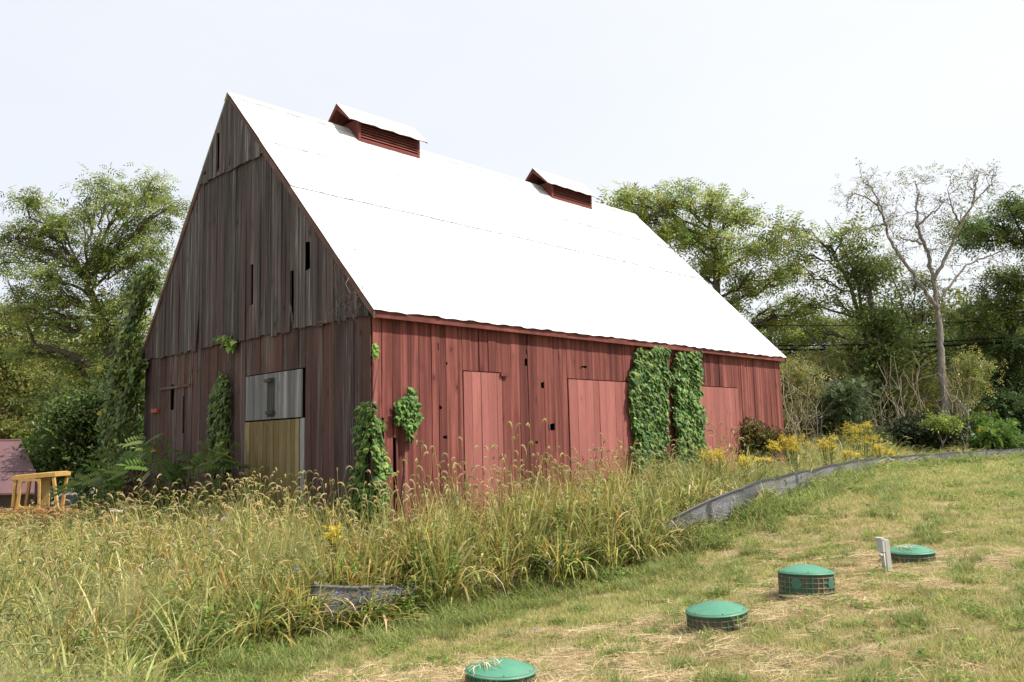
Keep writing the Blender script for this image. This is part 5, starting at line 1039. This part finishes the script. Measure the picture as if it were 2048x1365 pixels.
for a_, b_ in zip(EDGE[3:13], EDGE[4:14]):
    m_ = int(np.linalg.norm(b_-a_)*30); t_ = rg.random((m_, 1)); lay.append(a_+(b_-a_)*t_+rg.random((m_, 1))*.8*norm(np.array([-(b_-a_)[1], (b_-a_)[0]])))
for (y0, y1, dn_) in ((3.2, 8, 30), (8, 13, 26), (13, 20, 17), (20, 34, 8), (34, 50, 3)):
    x0, x1 = -y1*.75, y1*.75; lay.append(smp(int((x1-x0)*(y1-y0)*dn_), x0, x1, y0, y1, rg))
p = np.concatenate(lay); ok, px, py = frame_ok(p[:, 0], p[:, 1]); p = p[ok]; px = px[ok]; ins_ = inpoly(p[:, 0], p[:, 1], TALL) & ~inbarn(p[:, 0], p[:, 1], .12); p = p[ins_]; px = px[ins_]
hid = (p[:, 1] > 20) & (px > 290) & (px < 1540) & (((p-BC[:2])@uu[:2]) > 0) & (((p-BC[:2])@gg[:2]) > 0); p = p[~hid]; px = px[~hid]
ed = edist(p[:, 0], p[:, 1]); z = gz(p[:, 0], p[:, 1])
n1 = vnoise(p[:, 0], p[:, 1], 1.1, 21); n2 = vnoise(p[:, 0], p[:, 1], 2.4, 33)
hs = np.clip(.62+ed*.5, .6, 1.0)*(1+.15*n1)
hs *= np.interp(px, [-100, 100, 250, 500, 740, 900, 1100, 1300, 1450, 1600, 1760, 1850, 2048], [.9, .9, 1.0, 1.12, 1.22, 1.25, 1.15, 1.0, 1.15, 1.2, 1.05, .75, .7])*np.where((px > 1700) & (ed > 2.5), 1.35, 1.)
hs *= np.where(p[:, 1] < 8.5, np.interp(p[:, 1], [4, 8.5], [.8, 1.]), 1)
hs *= np.where((px > 1400) & (ed < 1.2), .75, 1.)*np.where((px > 820) & (px < 1320) & (ed < 1.), 1.4, 1.)*np.where((px >= 1320) & (px < 1450) & (ed < .9), .5, 1.)*np.where((px > 640) & (px < 840) & (ed < .5), .6, 1.)
gold = n2*.7+np.interp(px, [0, 400, 900, 1250, 1400, 2048], [.3, .55, .9, 1.1, -.1, -.5])+np.interp(ed, [0, .8, 2.5], [-1.1, -.2, .3])-np.where(p[:, 1] < 8, .9, 0)
u_ = rg.random(len(p)); wisp = -.1+vnoise(p[:, 0], p[:, 1], 1.7, 55)+np.where(p[:, 1] < 9, .55, 0)+np.where(px > 1280, .3, 0)-np.where((px > 640) & (px < 1280) & (p[:, 1] > 9), .8, 0)
pick = np.where(gold+rg.normal(size=len(p))*.4 > .35, rg.integers(0, 4, len(p)), rg.integers(4, 8, len(p))); pick = np.where((p[:, 1] < 7) & (pick < 8) & (rg.random(len(p)) < .6), rg.integers(8, 11, len(p)), pick); pick = np.where((wisp > .35) & (u_ < .6), rg.integers(8, 11, len(p)), pick); pick = np.where(((ed < .7) & (u_ > .6)) | (u_ > .95), rg.integers(11, 14, len(p)), pick)
u2 = rg.random(len(p)); pick = np.where((u2 < np.where(p[:, 1] < 7, 0., .38)) & (pick < 8), rg.integers(14, 17, len(p)), pick)
s_ = hs*rg.uniform(.8, 1.15, len(p)); s_ = np.where((pick >= 11) & (pick < 14), s_*.9, s_)
wdn = np.where(p[:, 1] > 20, 1.7, 1.0)
print('tall tufts', len(p))
scatter("tall_grass", "tall golden green foxtail grass filling the bank before the barn", "grass", C_T, np.column_stack([p, z-.02]), np.column_stack([rg.normal(size=len(p))*.07, rg.normal(size=len(p))*.07, rg.uniform(0, 6.28, len(p))]), np.column_stack([wdn*(.85+.2*rg.random(len(p))), wdn*(.85+.2*rg.random(len(p))), s_]), pick, M_GRASS)
# lawn
lay = []
for (y0, y1, dn_) in ((4.5, 9, 115), (9, 14, 75), (14, 22, 34), (22, 34, 13), (34, 50, 5)):
    x0, x1 = -4 if y0 < 14 else 0, y1*.72; lay.append(smp(int((x1-x0)*(y1-y0)*dn_), x0, x1, y0, y1, rg))
p = np.concatenate(lay); ok, px, py = frame_ok(p[:, 0], p[:, 1], 20); p = p[ok]; ins_ = inpoly(p[:, 0], p[:, 1], TALL) & (edist(p[:, 0], p[:, 1]) > .35); p = p[~ins_]
rd = np.min([np.hypot(p[:, 0]-q_[0], p[:, 1]-q_[1]) for q_ in RISP], axis=0); p = p[rd > .33]; rd = rd[rd > .33]
# straw cover follows the line of the buried tanks
def strawf(x, y, rd):
    return .8*vnoise(x, y, .8, 71)+.55*vnoise(x, y, .28, 72)+np.interp(rd, [.3, .7, 1.4, 2.5, 4.], [1.0, .5, .2, -.2, -.5])-.15
sf = strawf(p[:, 0], p[:, 1], rd); keep = rg.random(len(p)) > np.clip(sf*1.1, 0, .82); p = p[keep]; rd = rd[keep]; sf = sf[keep]
z = gz(p[:, 0], p[:, 1]); ln_ = vnoise(p[:, 0], p[:, 1], .45, 81); l2 = vnoise(p[:, 0], p[:, 1], 1.6, 82); u_ = rg.random(len(p)); ed = edist(p[:, 0], p[:, 1])
pick = np.where(sf+.4*l2 > .0, np.where(u_ < .6, rg.integers(7, 10, len(p)), rg.integers(0, 5, len(p))), rg.integers(0, 5, len(p))); tuft = (ln_ > .55) | ((ed < .9) & (u_ < .5) & (ln_ > -.2)); pick = np.where(tuft & (u_ < .7), rg.integers(5, 7, len(p)), pick); pick = np.where((u_ > .93) | ((ed < .8) & (u_ > .72)), rg.integers(10, 13, len(p)), pick)
s_ = rg.uniform(.7, 1.2, len(p))*(1+np.interp(ed, [0, .5, 1.5], [.9, .4, -.05])*np.clip(.55+1.1*vnoise(p[:, 0], p[:, 1], .9, 91), .0, 1.3))*np.where(p[:, 1] > 14, 1.2, 1.); fs = np.interp(p[:, 1], [8, 14, 22, 34, 50], [1, 1.25, 1.9, 2.8, 4.])
print('lawn tufts', len(p))
scatter("lawn_grass", "patchy mown grass with green clumps covering the lawn", "grass", C_L, np.column_stack([p, z-.004]), np.column_stack([rg.normal(size=len(p))*.06, rg.normal(size=len(p))*.06, rg.uniform(0, 6.28, len(p))]), np.column_stack([s_*fs, s_*fs, s_*np.sqrt(fs)]), pick, M_GRASS)
lay = []
for (y0, y1, dn_) in ((4.5, 9, 40), (9, 15, 28), (15, 26, 8)):
    lay.append(smp(int((y1*.72+3)*(y1-y0)*dn_), -3, y1*.72, y0, y1, rg))
p = np.concatenate(lay); ok, px, py = frame_ok(p[:, 0], p[:, 1], 20); p = p[ok]; ins_ = inpoly(p[:, 0], p[:, 1], TALL); p = p[~ins_]
rd = np.min([np.hypot(p[:, 0]-q_[0], p[:, 1]-q_[1]) for q_ in RISP], axis=0); sf = strawf(p[:, 0], p[:, 1], rd); k_ = (sf+rg.normal(size=len(p))*.12 > .22) & (rd > .37); p = p[k_]; z = gz(p[:, 0], p[:, 1]); n_ = len(p); fs = np.interp(p[:, 1], [10, 26], [1, 1.6])
print('straw', n_)
scatter("straw", "loose tan straw lying on the lawn around the risers", "straw", C_S, np.column_stack([p, z+.004]), np.column_stack([rg.normal(size=n_)*.05, rg.normal(size=n_)*.05, rg.uniform(0, 6.28, n_)]), np.column_stack([fs*rg.uniform(.7, 1.2, n_)]*3), rg.integers(0, 5, n_), M_STRAW)
# straw wisps that lie on two of the lids
for k, lab in ((0, "dry straw wisps lying across the nearest green lid"), (3, "dry straw wisps lying on the farthest green lid")):
    rg = np.random.default_rng(800+k); q = MB(); n_ = 46
    ct = np.array([-.11, -.05]) if k == 0 else np.array([-.1, -.08]); xy = ct+rg.normal(size=(n_, 2))*np.array([.07, .06]); r2 = (xy**2).sum(1)/.315**2; p = np.column_stack([xy, .002+.082*(1-r2**.9)+.012+rg.random(n_)*.01])
    d = rg.normal(size=(n_, 3))+np.array([.3, -.9, 0]); d[:, 2] = rg.normal(size=n_)*.05-.08
    stamp(q, np.array([(0, -.012, 0), (0, .012, 0), (.5, .02, .08), (.5, -.02, .08), (1, .006, 0), (1, -.006, 0)]), np.array([(0, 1, 2, 3), (3, 2, 4, 5)]), p, d, np.tile([0, 0, 1.], (n_, 1))+rg.normal(size=(n_, 3))*.3, rg.uniform(.05, .2, n_), palette([(.62, .5, .3), (.7, .6, .4), (.55, .42, .25)], n_, .1, rg))
    o = q.build("straw_wisps", M_STRAW); o.location = tuple(RISP[k]); tag(o, lab, "straw", kind="stuff")
# blue wild flowers
M_BLUE = simple("blue_petal", (.10, .12, .75), (.16, .18, .8), rough=.6)
for i, (px, py, Y, lab) in enumerate([(448, 1034, 10.6, "blue flower high in the tall grass left of the barn corner"), (425, 1063, 9.8, "blue flower just below and left of the highest one"), (594, 1138, 9.3, "blue flower in the grass above the fence end"), (674, 1185, 10.3, "blue flower against the fabric near the fence end"),
                                   (1098, 1128, 11.2, "blue flower at the tall grass edge by the middle fence"), (1070, 1260, 8.6, "tiny blue flower in the open lawn left of the risers"), (1874, 1246, 8.9, "tiny blue flower in the lawn at lower right"), (640, 1148, 10.2, "blue flower at the fence's left top corner")]):
    c = P(px, py, Y); g_ = float(gz(c[0], c[1])); c[2] = max(c[2], g_+.03); base = np.array([c[0], c[1], g_]); rt_ = empty("wild_flower", tuple(base), label=lab, cat="flower", group="small blue flowers in the grass")
    rg = np.random.default_rng(900+i); q = MB(); q.tube(curve(np.zeros(3), c-base, 0, .05, 5, rg), .0025, 4, c=GR[0]); q.build("stem", M_LEAF, rt_)
    q = MB(); fn = norm(np.array([rg.normal()*.2, -1, .5])); n_ = 7; r1 = norm(np.cross(fn, [0, 0, 1.])); r2_ = np.cross(fn, r1); th = np.arange(n_)*2*math.pi/n_; dd = r1*np.cos(th)[:, None]+r2_*np.sin(th)[:, None]
    stamp(q, LEAF_V*np.array([1, 1.5, 1]), LEAF_F, np.repeat((c-base)[None], n_, 0), dd, np.repeat(fn[None], n_, 0), np.full(n_, .014), np.full((n_, 3), .5)); q.build("petals", M_BLUE, rt_)
